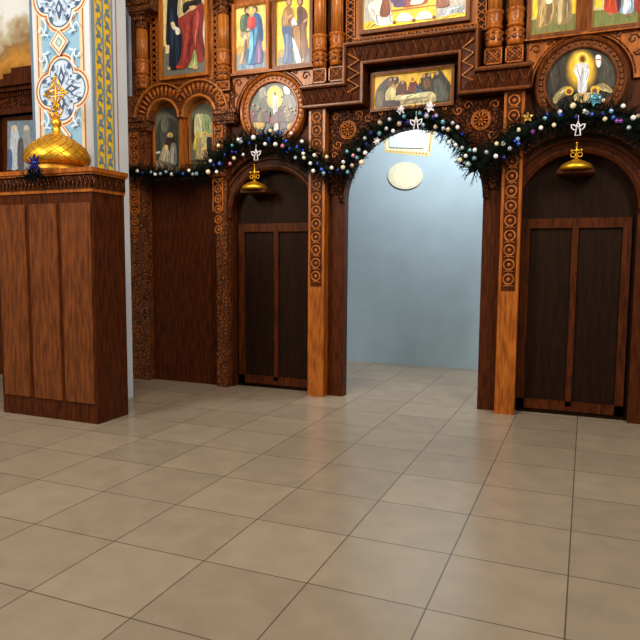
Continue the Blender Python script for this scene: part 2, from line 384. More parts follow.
# ================================================================ ICONOSTASIS
ico = thing('iconostasis', 'tall carved and varnished brown wooden altar screen with arches, columns and cornices', 'altar screen', (0, 0, 0))
TOP = 5.15
def arch_plate(b, x0, x1, z0, z1, cx, zc, r, y0, y1, n=24):
    arc = [(cx-r*math.cos(PI*i/n), zc+r*math.sin(PI*i/n)) for i in range(n+1)]
    b.box(x0, cx-r, y0, y1, z0, zc) if cx-r > x0 else None
    b.box(cx+r, x1, y0, y1, z0, zc) if cx+r < x1 else None
    b.box(x0, cx-r, y0, y1, zc, z1); b.box(cx+r, x1, y0, y1, zc, z1)
    for i in range(n):
        (a, za), (c, zc_) = arc[i], arc[i+1]; b.prism([(a, za), (c, zc_), (c, z1), (a, z1)], y0, y1)
DR, DZ = .56, 2.12        # side door arches
RR, RZ = .78, 2.27        # royal gate arch
w = B()
arch_plate(w, -.97, .97, 0, 3.3, 0, RZ, RR, 0, .12, 32)
for s_ in (-1, 1): arch_plate(w, min(s_*.97, s_*2.40), max(s_*.97, s_*2.40), 0, 3.3, s_*1.70, DZ, DR, 0, .12)
w.box(-2.40, 2.40, 0, .12, 3.3, TOP); w.box(2.40, 3.78, 0, .12, 0, TOP); w.box(-3.76, -2.40, 0, .12, 0, 2.70); w.box(-3.76, -2.40, 0, .12, 3.62, TOP)
w.box(-3.76, -2.40, .12, .14, 2.7, 3.62); w.box(-3.76, -3.46, 0, .12, 2.7, 3.3); w.box(-2.98, -2.91, 0, .12, 2.7, 3.3); w.box(-2.45, -2.40, 0, .12, 2.7, 3.3)
w.obj('carcass', 'dark', ico)

def X_block(x0, x1, z0, z1, y, nm='carved_block'):
    B().box(x0+.004, x1-.004, y, 0, z0+.004, z1-.004).obj(nm, 'dark', ico); b = B(); f = y-.004; t = .014
    for a, c in (((x0, z0), (x1, z1)), ((x0, z1), (x1, z0))): b.tube([(a[0]+.01*(1 if a[0] < c[0] else -1), f, a[1]), (c[0], f, c[1])], .009, 4)
    for k in range(1, 3):
        q = .25*k; mx, mz = (x0+x1)/2, (z0+z1)/2; hx, hz = (x1-x0)*q, (z1-z0)*q
        b.tube([(mx-hx, f, mz), (mx, f, mz+hz), (mx+hx, f, mz), (mx, f, mz-hz)], .006, 4, True)
    b.box(x0, x1, f-.006, y, z0, z0+t); b.box(x0, x1, f-.006, y, z1-t, z1); b.box(x0, x0+t, f-.006, y, z0, z1); b.box(x1-t, x1, f-.006, y, z0, z1)
    return b.obj('cross_carving', 'oak', ico)
def lattice(x0, x1, z0, z1, y, nm='lattice_strip', horiz=False, step=.075):
    bg = B().box(x0, x1, y, 0, z0, z1).obj(nm, 'deep', ico)
    b = B(); f = y-.006
    L_ = (x1-x0) if horiz else (z1-z0); n = max(1, round(L_/step))
    for k in range(n):
        a0, a1 = k/n, (k+1)/n
        for fl in (0, 1):
            if horiz: pts = [(x0+L_*(a0+(a1-a0)*t), f, z0+(z1-z0)*((.5-.42*math.cos(PI*t)) if fl else (.5+.42*math.cos(PI*t)))) for t in (0, .25, .5, .75, 1)]
            else: pts = [(x0+(x1-x0)*((.5-.42*math.cos(PI*t)) if fl else (.5+.42*math.cos(PI*t))), f, z0+L_*(a0+(a1-a0)*t)) for t in (0, .25, .5, .75, 1)]
            b.tube(pts, .0085, 4)
    if horiz: b.box(x0, x1, f-.004, y, z1-.008, z1+.006).box(x0, x1, f-.004, y, z0-.006, z0+.008)
    else: b.box(x0-.004, x0+.008, f-.004, y, z0, z1).box(x1-.008, x1+.004, f-.004, y, z0, z1)
    b.obj('carved_braid', 'oak', bg); return bg
def column(cx, z0, y=-.10, s_=1.0, sh=.40):
    """pot base, ring, bulb, shaft, capital"""
    b = B()
    P_ = [(.060, 0), (.078, .012), (.082, .05), (.076, .09), (.090, .125), (.094, .15), (.07, .165), (.066, .175)]
    base_ = B().lathe([(r*s_, z_) for r, z_ in P_], (cx, y, z0), 20).obj('column_base', 'oak', ico)
    lv = B()
    for k in range(8):
        a = 2*PI*k/8; lv.sphere((cx+.075*s_*math.cos(a), y+.075*s_*math.sin(a), z0+.075), .026, 6, 5)
        lv.sphere((cx+.085*s_*math.cos(a), y+.085*s_*math.sin(a), z0+.135), .018, 6, 5)
    lv.obj('carved_leaf', 'mid', base_)
    B().lathe([(.066*s_, .175), (.082*s_, .185), (.086*s_, .205), (.074*s_, .215), (.078*s_, .25), (.084*s_, .29), (.076*s_, .32), (.090*s_, .335), (.090*s_, .355), (.066*s_, .365)], (cx, y, z0), 20).obj('column_collar', 'oak', ico)
    zt_ = z0+.365; hh = sh
    b = B(); prof = [(.064*s_, 0), (.062*s_, hh*.5), (.058*s_, hh)]
    n = 24; b.lathe([(r, z_) for r, z_ in prof], (cx, y, zt_), n)
    for k in range(12): a = 2*PI*k/12; b.tube([(cx+.062*s_*math.cos(a), y+.062*s_*math.sin(a), zt_), (cx+.056*s_*math.cos(a), y+.056*s_*math.sin(a), zt_+hh)], .009, 5)
    b.obj('column_shaft', 'rim', ico)
    c = B(); zc = zt_+hh
    c.lathe([(.06*s_, 0), (.078*s_, .01), (.078*s_, .03), (.064*s_, .04), (.07*s_, .09), (.10*s_, .15)], (cx, y, zc), 20); c.box(cx-.105*s_, cx+.105*s_, y-.105*s_, 0, zc+.15, zc+.20)
    for k in range(8): a = 2*PI*k/8+.2; c.sphere((cx+.085*s_*math.cos(a), y+.085*s_*math.sin(a), zc+.11), .028, 6, 5)
    c.obj('column_capital', 'carved', ico)
    if zc+.2 < TOP-.05 and cx > -3: B().box(cx-.12, cx+.12, y-.13, 0, zc+.2, TOP).obj('entablature_block', 'darkcarved', ico)

for cx in (-1.062, -.855, .855, 1.062):
    column(cx, 3.765, sh=.55); X_block(cx-.088, cx+.088, 3.60, 3.76, -.12)
column(-2.315, 3.75, s_=.98); X_block(-2.41, -2.22, 3.63, 3.745, -.12)
column(2.335, 3.70, s_=.98); X_block(2.24, 2.43, 3.60, 3.695, -.12)
# left end column with its low moulded foot
column(-3.51, 3.76, sh=.37, s_=1.05); X_block(-3.61, -3.41, 3.70, 3.755, -.10)
b = B(); 
for k, (e, z_) in enumerate(((.13, 4.68), (.15, 4.75), (.18, 4.82), (.2, 4.89))): b.box(-3.50-e, -3.27, -.1-e, 0, z_, z_+.07)
b.obj('cornice', 'carved', ico)
lattice(-3.425, -3.325, 3.80, TOP, -.03); lattice(-2.50, -2.435, 3.80, TOP, -.04)
for s_ in (-1, 1): lattice(s_*.715-.048, s_*.715+.048, 3.97, TOP, -.05)
for s_ in (-1, 1): lattice(min(s_*.67, 0), max(s_*.67, 0), 3.965, 4.05, -.06, 'carved_frieze', True, .085)
# background boards between the upper icons
for s_ in (-1, 1):
    B().box(min(s_*1.16, s_*2.26), max(s_*1.16, s_*2.26), -.03, 0, 3.78, TOP).obj('backing_board', 'oak', ico)
B().box(-3.34, -2.45, -.025, 0, 3.78, TOP).obj('backing_board', 'oak', ico); B().box(-.66, .66, -.04, 0, 4.05, TOP).obj('backing_board', 'oak', ico)

# central stepped cornice (mitred projecting moulding with zigzag carving)
oX, oZ, oH = .727, 3.955, 3.55; iX, iZ, iH = .517, 3.73, 3.315
inner = [(-1.235, iH), (-iX, iH), (-iX, iZ), (iX, iZ), (iX, iH), (1.235, iH)]
outer = [(-1.235, oH), (-oX, oH), (-oX, oZ), (oX, oZ), (oX, oH), (1.235, oH)]
def cpt(i, s_, Y): a, b = inner[i], outer[i]; return (a[0]+(b[0]-a[0])*s_, Y, a[1]+(b[1]-a[1])*s_)
def sweep(prof, mat, nm):
    b = B(); k = len(prof)
    vs = [cpt(i, s_, Y) for i in range(6) for s_, Y in prof]
    b.add(vs, [(i*k+j, i*k+(j+1) % k, (i+1)*k+(j+1) % k, (i+1)*k+j) for i in range(5) for j in range(k)]+[tuple(range(k))[::-1], tuple(range(5*k, 6*k))])
    return b.obj(nm, mat, ico)
sweep([(0, 0), (0, -.185), (.05, -.195), (.13, -.195), (.16, -.18), (.80, -.215), (.83, -.25), (.88, -.262), (.97, -.262), (1, -.25), (1, 0)], 'dark', 'cornice')
sweep([(.0, -.17), (-.005, -.20), (.05, -.208), (.12, -.208), (.15, -.19)], 'mid', 'cornice_inner_moulding')
sweep([(.82, -.225), (.84, -.262), (.90, -.275), (.97, -.275), (1.004, -.262), (1.004, -.2)], 'mid', 'cornice_outer_moulding')
b = B()
for i in range(5):
    bl = B()
    a, c = Vector(cpt(i, .5, 0)), Vector(cpt(i+1, .5, 0)); L_ = (c-a).length; n = max(2, round(L_/.095)) if i not in (1, 3) else 3
    pts = []; dr = (c-a).normalized(); pp = Vector(cpt(i, 1, 0))-Vector(cpt(i, 0, 0)); pp -= dr*pp.dot(dr)
    for k in range(2*n+1):
        sv, Y = (-.30, -.205) if k % 2 else (.27, -.232)
        q_ = a.lerp(c, k/(2*n))+pp*sv; q_.y = Y; pts.append(q_)
    (bl if i in (1, 3) else b).tube(pts, (.0075 if i not in (1, 3) else .013), 4)
    if i in (1, 3): bl.obj('zigzag_carving', 'rim', ico)
    else:
        for k in range(n):
            A_, B_ = Vector(cpt(i, .40, -.20)), Vector(cpt(i+1, .40, -.20)); c_ = A_.lerp(B_, (k+.0)/n+.5/n)
            b.tube([c_+Vector((-.016, 0, .03)), c_+Vector((0, 0, -.012)), c_+Vector((.016, 0, .03))], .005, 4)
b.obj('zigzag_carving', 'mid', ico)
# panel behind the low icon
B().box(-.50, .50, -.012, 0, 3.22, 3.73).obj('backing_board', 'deep', ico)

# spandrel panels with rosettes, pilasters with rings
def rosette(b, cx, cz, y, r):
    for q in (1, .82): b.tube([(cx+r*q*math.cos(t), y, cz+r*q*math.sin(t)) for t in [2*PI*i/24 for i in range(24)]], .008, 5, True)
    for k in range(10): a = 2*PI*k/10; b.tube([(cx+.015*math.cos(a), y-.004, cz+.015*math.sin(a)), (cx+r*.7*math.cos(a), y-.012, cz+r*.7*math.sin(a))], [.004, .012], 5)
    b.sphere((cx, y-.01, cz), .018, 8, 6)
def scroll(b, cx, cz, y, r, turn=2.2, sx=1, sz=1, a0=0, t=.008):
    pts = [(cx+sx*r*(1-.8*i/24)*math.cos(a0+turn*PI*i/24), y, cz+sz*r*(1-.8*i/24)*math.sin(a0+turn*PI*i/24)) for i in range(25)]; b.tube(pts, t, 5)
for s_ in (-1, 1):
    arc = [(s_*((RR+.07)*math.cos(t)), RZ+(RR+.07)*math.sin(t)) for t in [PI/2-i*PI/2.15/12 for i in range(13)]]
    poly = arc+[(s_*.975, arc[-1][1]), (s_*.975, 3.30), (s_*.02, 3.30)]
    pan = B().prism(poly, -.03, 0).obj('carved_spandrel', 'darkcarved', ico)
    r_ = B(); rosette(r_, s_*.74, 3.075, -.036, .098)
    scroll(r_, s_*.60, 3.23, -.036, .05, sx=s_); scroll(r_, s_*.88, 3.22, -.036, .05, sx=-s_); scroll(r_, s_*.86, 2.92, -.036, .055, sx=s_, sz=-1); scroll(r_, s_*.90, 2.80, -.036, .04, sx=-s_)
    scroll(r_, s_*.50, 3.19, -.036, .05, sx=-s_, sz=-1); scroll(r_, s_*.36, 3.23, -.036, .04, sx=s_)
    r_.obj('rosette', 'oak', pan)
    # pilaster
    px_ = s_*1.08
    pl = B().box(px_-.10, px_+.10, -.13, 0, 0, 3.325).obj('pilaster', 'oak', ico)
    B().box(px_-.07, px_+.07, -.134, -.13, 1.3, 3.30).obj('sunk_panel', 'dark', pl)
    q = B()
    for k in range(13):
        zc = 3.22-.15*k; q.tube([(px_+.052*math.cos(t), -.140, zc+.052*math.sin(t)) for t in [2*PI*i/18 for i in range(18)]], .011, 5, True)
        q.sphere((px_, -.138, zc), .022, 8, 5, .6)
        for e in (-1, 1): q.tube([(px_+e*.05, -.138, zc-.075), (px_+e*.02, -.140, zc-.06), (px_, -.14, zc-.075)], .008, 4)
    q.obj('ring_carving', 'oak', pl)
    # side bay: surround of door arch and spandrels round the medallion
    dx = s_*1.70
    f = B(); f.ring(dx, DZ, [(DR, 0), (DR, -.05), (DR+.03, -.07), (DR+.06, -.07), (DR+.07, -.04), (DR+.11, -.04), (DR+.12, -.06), (DR+.15, -.06), (DR+.15, 0)], 0, PI, 40)
    f.obj('door_arch', 'dark', ico)
    f = B(); f.ring(dx, DZ, [(DR+.20, 0), (DR+.20, -.05), (DR+.23, -.065), (DR+.26, -.05), (DR+.26, 0)], R(35), R(145), 36); f.obj('arch_moulding', 'carved', ico)
    sp = B()
    arcM = [(dx+.46*math.cos(t), 3.36+.46*math.sin(t)) for t in [i*PI/24 for i in range(25)]]
    for i in range(24): sp.prism([arcM[i], (arcM[i][0], 3.80), (arcM[i+1][0], 3.80), arcM[i+1]], -.045, 0)
    sp.box(dx-.54, dx-.46, -.045, 0, 3.36, 3.80).box(dx+.46, dx+.54, -.045, 0, 3.36, 3.80)
    spo = sp.obj('carved_spandrel', 'oak', ico)
    for e in (-1, 1):
        q = B()
        scroll(q, dx+e*.44, 3.72, -.052, .05, sx=e); scroll(q, dx+e*.31, 3.77, -.052, .025, sx=-e); scroll(q, dx+e*.49, 3.60, -.052, .035, sx=-e, sz=-1)
        q.tube([(dx+e*.53, -.052, 3.50), (dx+e*.53, -.052, 3.79), (dx+e*.20, -.052, 3.79)], .008, 4)
        q.tube([(dx+e*(.478*math.cos(t)), -.052, 3.36+.478*math.sin(t)) for t in [R(5+i*6) for i in range(11)]], .007, 4)
        q.obj('scroll_carving', 'carved', spo)
    B().box(dx-.56, dx+.56, -.10, 0, 3.80, 3.825).obj('ledge', 'oak', ico)
    lf = B(); arch_n = 20
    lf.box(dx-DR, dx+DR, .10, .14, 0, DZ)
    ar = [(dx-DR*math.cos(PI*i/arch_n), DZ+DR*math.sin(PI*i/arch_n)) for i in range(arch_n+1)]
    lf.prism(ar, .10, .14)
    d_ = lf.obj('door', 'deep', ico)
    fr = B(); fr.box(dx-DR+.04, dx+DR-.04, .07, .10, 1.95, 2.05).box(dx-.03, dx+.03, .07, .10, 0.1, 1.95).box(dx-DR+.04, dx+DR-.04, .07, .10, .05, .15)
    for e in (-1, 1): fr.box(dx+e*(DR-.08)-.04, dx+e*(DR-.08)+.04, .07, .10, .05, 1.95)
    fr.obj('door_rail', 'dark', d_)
# royal gate arch rim
f = B(); f.ring(0, RZ, [(RR, .12), (RR, -.05), (RR+.03, -.07), (RR+.06, -.05), (RR+.06, 0)], 0, PI, 48); f.obj('gate_arch', 'darkcarved', ico)

# ---- twin arched niche at left
AY = -.10
cs = (-3.215, -2.68); sz = 3.375
ro, ri = .425, .228
k_ = B()
k_.box(-3.76, -3.48, AY, 0, 0, sz).obj('pilaster', 'carved', ico)
k_ = B(); k_.box(-2.44, -2.29, AY, 0, 0, sz).obj('pilaster', 'carved', ico)
for pxx in (-3.665, -2.405):
    q = B()
    for k in range(11):
        zc = 3.22-.125*k; q.tube([(pxx+.045*math.cos(t), AY-.008, zc+.045*math.sin(t)) for t in [2*PI*i/18 for i in range(18)]], .010, 5, True); q.sphere((pxx, AY, zc), .022, 8, 5, .6)
    q.box(pxx-.075, pxx-.06, AY-.015, AY, 2.2, 3.29).box(pxx+.06, pxx+.075, AY-.015, AY, 2.2, 3.29)
    q.obj('ring_carving', 'oak', ico)
# arcade head: plate above the openings bounded by the two outer arcs
hd = B()
def ztop(x): return max([sz+math.sqrt(max(0, ro*ro-(x-c)**2)) for c in cs])
def zlow(x):
    for c in cs:
        if abs(x-c) < ri: return sz+math.sqrt(ri*ri-(x-c)**2)
    return sz-.02
xsn = sorted(set([-3.60+(-2.295+3.60)*i/90 for i in range(91)]+[c+e*ri for c in cs for e in (-1, 1)]))
for a, c in zip(xsn, xsn[1:]):
    m_ = (a+c)/2
    za, zb_ = (zlow(a+1e-5), zlow(c-1e-5)); hd.prism([(a, za), (c, zb_), (c, ztop(c)), (a, ztop(a))], AY, 0)
hd.obj('arcade_head', 'carved', ico)
for ci, c in enumerate(cs):
    a0, a1 = (R(0), R(134)) if ci else (R(46), R(180))
    b = B(); b.ring(c, sz, [(ro-.018, -.09), (ro-.018, AY-.025), (ro-.01, AY-.035), (ro+.004, AY-.035), (ro+.008, -.09)], a0, a1, 30); b.obj('arch_moulding', 'rim', ico)
    b = B(); b.ring(c, sz, [(ri-.004, 0), (ri-.004, AY-.012), (ri+.008, AY-.022), (ri+.026, AY-.014), (ri+.03, -.09)], 0, PI, 30); b.obj('arch_moulding', 'rim', ico)
    b = B()
    for k in range(17):
        t = R(8)+k*R(164)/16
        if (ci and t > R(132)) or (not ci and t < R(48)): continue
        d = Vector((math.cos(t), 0, math.sin(t))); o_ = Vector((c, AY-.006, sz)); b.tube([o_+d*(ri+.045), o_+d*(ro-.075), o_+d*(ro-.03)], [.006, .019, .012], 6)
    b.obj('gadroon_carving', 'oak', ico)
for x0, x1, ex in ((-3.73, -3.44, 0), (-2.45, -2.17, 0)):
    b = B()
    for e, z0_, z1_ in ((0, sz-.13, sz-.10), (.02, sz-.10, sz-.02), (.045, sz-.02, sz+.035)): b.box(x0-.5*e*(x0 < -3), x1+e*(x1 > -3), AY-.03-e, 0, z0_, z1_)
    b.obj('impost', 'carved', ico)
b = B().box(-2.985, -2.91, AY+.02, 0, 2.7, sz-.02); b.obj('mullion', 'oak', ico)
B().box(-2.965, -2.93, AY-.005, AY+.03, 2.7, sz-.03).obj('mullion_moulding', 'rim', ico)
B().box(-3.78, -2.30, -.16, 0, 2.62, 2.70).obj('ledge', 'oak', ico)
X_block(-2.43, -2.24, 3.50, 3.59, -.10)
B().box(-3.76, -3.40, -.09, 0, 3.36, 3.70).obj('corner_block', 'carved', ico)
B().box(-2.50, -2.20, -.07, 0, 3.36, 3.70).obj('corner_block', 'carved', ico)
B().box(-3.66, -2.44, -.06, 0, 3.72, 3.80).obj('ledge', 'carved', ico)

# ================================================================ ICONS
def frame_icon(label, x0, x1, z0, z1, y, mp, polys, w=.05, mat='rim', inner=True, cat='icon', group=None, bg=(214, 186, 110), tilt=0):
    t = thing('icon', label, cat, ((x0+x1)/2, y, z0), group)
    d = .055
    b = B()
    for a, c, e, g in ((x0, x1, z0, z0+w), (x0, x1, z1-w, z1), (x0, x0+w, z0+w, z1-w), (x1-w, x1, z0+w, z1-w)): b.box(a, c, y-d, y, e, g)
    b.obj('frame', mat, t)
    b = B(); i = w
    for a, c, e, g in ((x0+i, x1-i, z0+i, z0+i+.006), (x0+i, x1-i, z1-i-.006, z1-i), (x0+i, x0+i+.006, z0+i, z1-i), (x1-i-.006, x1-i, z0+i, z1-i)): b.box(a, c, y-d+.012, y-.005, e, g)
    b.obj('gilt_fillet', 'goldline', t)
    p = Paint(mp, 0); p.v = []; 
    p.add([(x0+w, y-.02, z0+w), (x1-w, y-.02, z0+w), (x1-w, y-.02, z1-w), (x0+w, y-.02, z1-w)], [(0, 1, 2, 3)], lin(bg))
    for q in polys:
        p.poly(q[0], q[1], q[2] if len(q) > 2 else True); robe(p, q)
    bounds = (x0+w, x1-w, z0+w, z1-w)
    p.v = [(min(max(v[0], bounds[0]), bounds[1]), v[1], min(max(v[2], bounds[2]), bounds[3])) for v in p.v]
    p.obj('painted_panel', 'paint', t); return t
def zm(ox, oy, s_, y): return lambda x, z_: onY(ox+x/s_, oy+z_/s_, y-.021)

# 1: large icon, navy and red robes

y = -.03
I1 = [((112, 112, 104), [(60, 330), (350, 310), (370, 560), (60, 560)], False),
 ((240, 226, 170), [(75, 320), (104, 310), (98, 378), (76, 382)], False), ((238, 232, 214), [(335, 150), (358, 140), (358, 340), (344, 330)], False),
 ((205, 170, 80), [(75, -200), (360, -200), (360, -60), (75, -60)], False),
 ((24, 30, 44), [(96, -60), (150, -90), (178, -40), (172, 40), (165, 120), (188, 190), (192, 300), (184, 400), (170, 485), (104, 488), (104, 330), (80, 312), (82, 160)]),
 ((44, 60, 84), [(108, 60), (130, 90), (134, 200), (128, 330), (116, 330), (112, 180)]), ((36, 50, 74), [(150, 230), (170, 260), (172, 380), (156, 470), (146, 380)]),
 ((206, 190, 140), [(172, -40), (205, -60), (212, 30), (198, 90), (170, 116), (160, 90)]),
 ((214, 180, 90), [(205, -10), (262, -20), (270, 20), (215, 34)]),
 ((44, 38, 40), [(205, 26), (270, 2), (318, -10), (330, 24), (250, 60), (205, 96)]),
 ((146, 58, 50), [(340, 20), (350, 90), (340, 240), (352, 330), (345, 430), (308, 440), (290, 350), (262, 430), (212, 488), (158, 478), (186, 400), (192, 250), (164, 150), (200, 112), (280, 60)]),
 ((184, 84, 72), [(300, 70), (316, 120), (300, 240), (290, 330), (276, 250), (288, 140)]), ((172, 70, 60), [(230, 120), (246, 180), (232, 320), (206, 440), (196, 400), (216, 260)]),
 ((112, 30, 34), [(262, 100), (270, 200), (256, 330), (236, 430), (240, 320), (256, 200)]), ((110, 44, 56), [(330, 60), (346, 120), (340, 220), (352, 330), (346, 400), (326, 300), (330, 180)]),
 ((178, 186, 120), [(288, 355), (304, 440), (296, 476), (244, 484), (262, 430)]), ((220, 176, 130), [(270, 470), (306, 472), (300, 494), (278, 492)]), ((210, 170, 120), [(94, 480), (114, 480), (112, 498), (96, 500)]),
 ((190, 60, 40), [(160, 468), (210, 478), (205, 490), (158, 488)]),
 ((228, 204, 160), [(116, 165), (140, 160), (150, 200), (130, 210)]), ((236, 230, 214), [(140, 190), (178, 205), (182, 240), (160, 250), (146, 225)]), ((222, 180, 130), [(248, 50), (285, 42), (300, 56), (262, 78)]),
 ((216, 170, 60), ell(150, -130, 48)), ((196, 150, 110), ell(150, -125, 26, 32)), ((216, 170, 60), ell(262, -120, 48)), ((196, 150, 110), ell(262, -112, 26, 34)),
 ((70, 50, 36), [(236, -120), (262, -152), (290, -118), (284, -86), (240, -86), (248, -110), (276, -112)])]
frame_icon('large icon of two robed saints, one navy one red, top left', -3.262, -2.552, 3.855, 5.10, y, zm(155, 0, 7.11, y), I1, .040, 'rim', bg=(226, 206, 150))
# 2: three figures, green, red, blue
y = -.05
I2 = [((136, 140, 128), [(40, 390), (285, 380), (285, 560), (40, 560)], False), ((200, 150, 70), [(50, 360), (110, 350), (110, 400), (50, 410)]),
 ((120, 150, 176), [(80, 470), (140, 490), (200, 485), (250, 470), (260, 520), (80, 530)]),
 ((236, 204, 96), ell(128, 84, 30)), ((236, 204, 96), ell(194, 78, 30)), ((236, 206, 110), ell(160, 112, 20)),
 ((70, 96, 74), [(110, 108), (150, 112), (160, 180), (150, 230), (110, 258), (82, 240), (76, 170), (88, 120)]), ((96, 124, 96), [(96, 120), (110, 130), (104, 200), (92, 226), (84, 170)]),
 ((176, 150, 120), [(84, 240), (130, 250), (144, 300), (126, 400), (106, 470), (64, 486), (88, 400), (110, 310), (80, 272)]), ((214, 196, 160), [(106, 270), (124, 290), (110, 400), (80, 470), (96, 390)]), ((118, 78, 56), [(118, 300), (130, 310), (120, 400), (96, 470), (110, 390)]),
 ((40, 98, 150), [(180, 108), (226, 110), (246, 180), (250, 300), (226, 330), (212, 470), (130, 482), (130, 400), (160, 300), (150, 240), (176, 200)]),
 ((104, 168, 200), [(150, 250), (176, 260), (172, 400), (150, 478), (136, 470), (150, 380)]), ((26, 60, 104), [(216, 130), (240, 180), (246, 280), (228, 300), (222, 200)]), ((80, 150, 190), [(190, 220), (208, 220), (196, 330), (184, 330)]),
 ((104, 82, 132), [(206, 320), (240, 318), (248, 460), (214, 478), (190, 470)]), ((150, 120, 160), [(214, 340), (226, 340), (228, 460), (214, 466)]),
 ((196, 52, 50), [(146, 130), (176, 126), (200, 150), (196, 200), (164, 222), (132, 210), (134, 160)]), ((224, 92, 84), [(150, 140), (166, 140), (160, 200), (144, 200)]),
 ((60, 44, 34), ell(130, 78, 20, 26)), ((200, 160, 116), ell(136, 86, 14, 20)), ((84, 60, 44), ell(192, 72, 20, 26)), ((206, 166, 120), ell(186, 82, 14, 20)), ((200, 156, 112), ell(161, 116, 11, 15)),
 ((60, 42, 32), [(122, 96), (140, 104), (146, 112), (134, 124), (122, 112)]), ((208, 170, 130), [(130, 218), (150, 214), (152, 232), (134, 236)])]
frame_icon('icon of three saints in green, red and blue robes on gold', -2.20, -1.71, 3.815, 4.62, y, zm(230, 0, 7.53, y), I2, .036, 'oak', bg=(232, 206, 112))
# 3: two figures in brown
I3 = [((112, 120, 118), [(360, 390), (610, 360), (620, 500), (360, 500)], False), ((190, 150, 50), [(370, 378), (420, 370), (420, 420), (370, 430)]),
 ((240, 206, 70), ell(445, 6, 36)), ((240, 206, 70), ell(528, -4, 36)),
 ((150, 108, 56), [(410, 66), (440, 48), (476, 70), (484, 150), (470, 230), (400, 236), (388, 150)]), ((176, 134, 74), [(410, 90), (430, 80), (430, 170), (404, 190), (400, 130)]),
 ((60, 80, 122), [(394, 210), (470, 206), (480, 300), (470, 400), (476, 470), (400, 476), (412, 380), (404, 300)]), ((110, 132, 168), [(420, 260), (440, 270), (436, 400), (418, 468), (408, 460), (422, 370)]), ((84, 100, 140), [(452, 280), (464, 300), (460, 460), (446, 466)]),
 ((104, 62, 28), [(506, 62), (540, 46), (580, 90), (584, 160), (576, 240), (590, 380), (560, 450), (520, 440), (486, 330), (462, 250), (480, 200), (506, 150)]),
 ((160, 112, 50), [(480, 220), (520, 200), (530, 300), (520, 400), (494, 340)]), ((132, 86, 38), [(540, 180), (560, 200), (566, 380), (544, 430), (540, 300)]), ((70, 44, 26), [(520, 70), (540, 80), (540, 170), (516, 180)]),
 ((236, 226, 236), [(468, 150), (486, 138), (506, 186), (468, 188)]), ((176, 220, 232), [(470, 290), (498, 330), (540, 470), (500, 474)]), ((240, 240, 236), [(476, 310), (490, 340), (512, 470), (500, 474)]),
 ((120, 86, 60), ell(446, 12, 22, 34)), ((190, 146, 104), ell(446, 16, 14, 24)), ((64, 44, 30), ell(530, 6, 22, 36)), ((180, 134, 92), ell(528, 12, 14, 24)),
 ((200, 156, 110), [(440, 130), (462, 110), (470, 124), (448, 146)]), ((200, 156, 110), [(556, 160), (584, 140), (586, 152), (560, 176)]), ((190, 150, 104), [(548, 440), (562, 440), (560, 462), (546, 462)])]
frame_icon('icon of a blue-robed and a brown-robed saint on bright gold', -1.66, -1.155, 3.815, 4.62, y, zm(230, 0, 7.53, y), I3, .036, 'mid', bg=(238, 204, 60))
# 4: large central icon (zoom 340,0,4.267)
y = -.06
I4 = [((172, 168, 160), [(100, -60), (560, -60), (560, 70), (110, 110)], False), ((214, 208, 198), [(120, 20), (180, 0), (220, 60), (150, 90)]), ((150, 160, 166), [(440, 40), (540, 20), (545, 60), (430, 70)]),
 ((226, 186, 30), [(110, 96), (200, 86), (230, 104), (400, 84), (480, 60), (545, 56), (548, 90), (110, 128)]), ((200, 202, 200), [(150, 66), (226, 58), (228, 100), (160, 110)]),
 ((234, 196, 40), [(222, 20), (410, -6), (412, 78), (226, 96)], False), ((168, 96, 30), [(222, 44), (410, 20), (410, 26), (222, 52)], False),
 ((206, 210, 212), [(244, 92), (250, 66), (275, 54), (304, 66), (310, 88)]), ((206, 210, 212), [(326, 84), (334, 60), (360, 46), (386, 56), (392, 78)]),
 ((120, 60, 30), ell(233, 98, 8)), ((120, 60, 30), ell(316, 88, 8)), ((120, 60, 30), ell(402, 74, 8)),
 ((156, 70, 40), [(266, 30), (280, -30), (360, -40), (376, 10), (320, 28)]), ((90, 60, 110), [(230, 30), (244, -20), (276, -20), (280, 24)]), ((120, 62, 34), [(186, -10), (206, -10), (214, 62), (172, 68)]), ((134, 66, 34), [(420, -20), (450, -24), (468, 22), (412, 30)]),
 ((224, 218, 200), [(300, 20), (320, -10), (360, -10), (350, 16)]),
 ((226, 180, 60), ell(250, -90, 26)), ((90, 60, 110), [(216, -60), (280, -60), (284, 0), (220, 10)]), ((180, 130, 90), ell(250, -88, 14, 18)), ((180, 130, 90), ell(320, -130, 14, 18)), ((150, 50, 44), [(290, -108), (350, -112), (360, -30), (284, -20)]), ((180, 130, 90), ell(396, -110, 14, 18)), ((60, 100, 80), [(370, -90), (424, -94), (430, -20), (372, -14)])]
frame_icon('large central icon with golden arched throne over the stepped cornice', -.60, .605, 4.075, 4.95, y, zm(340, 0, 4.267, y), I4, .04, 'mid', bg=(196, 192, 176))
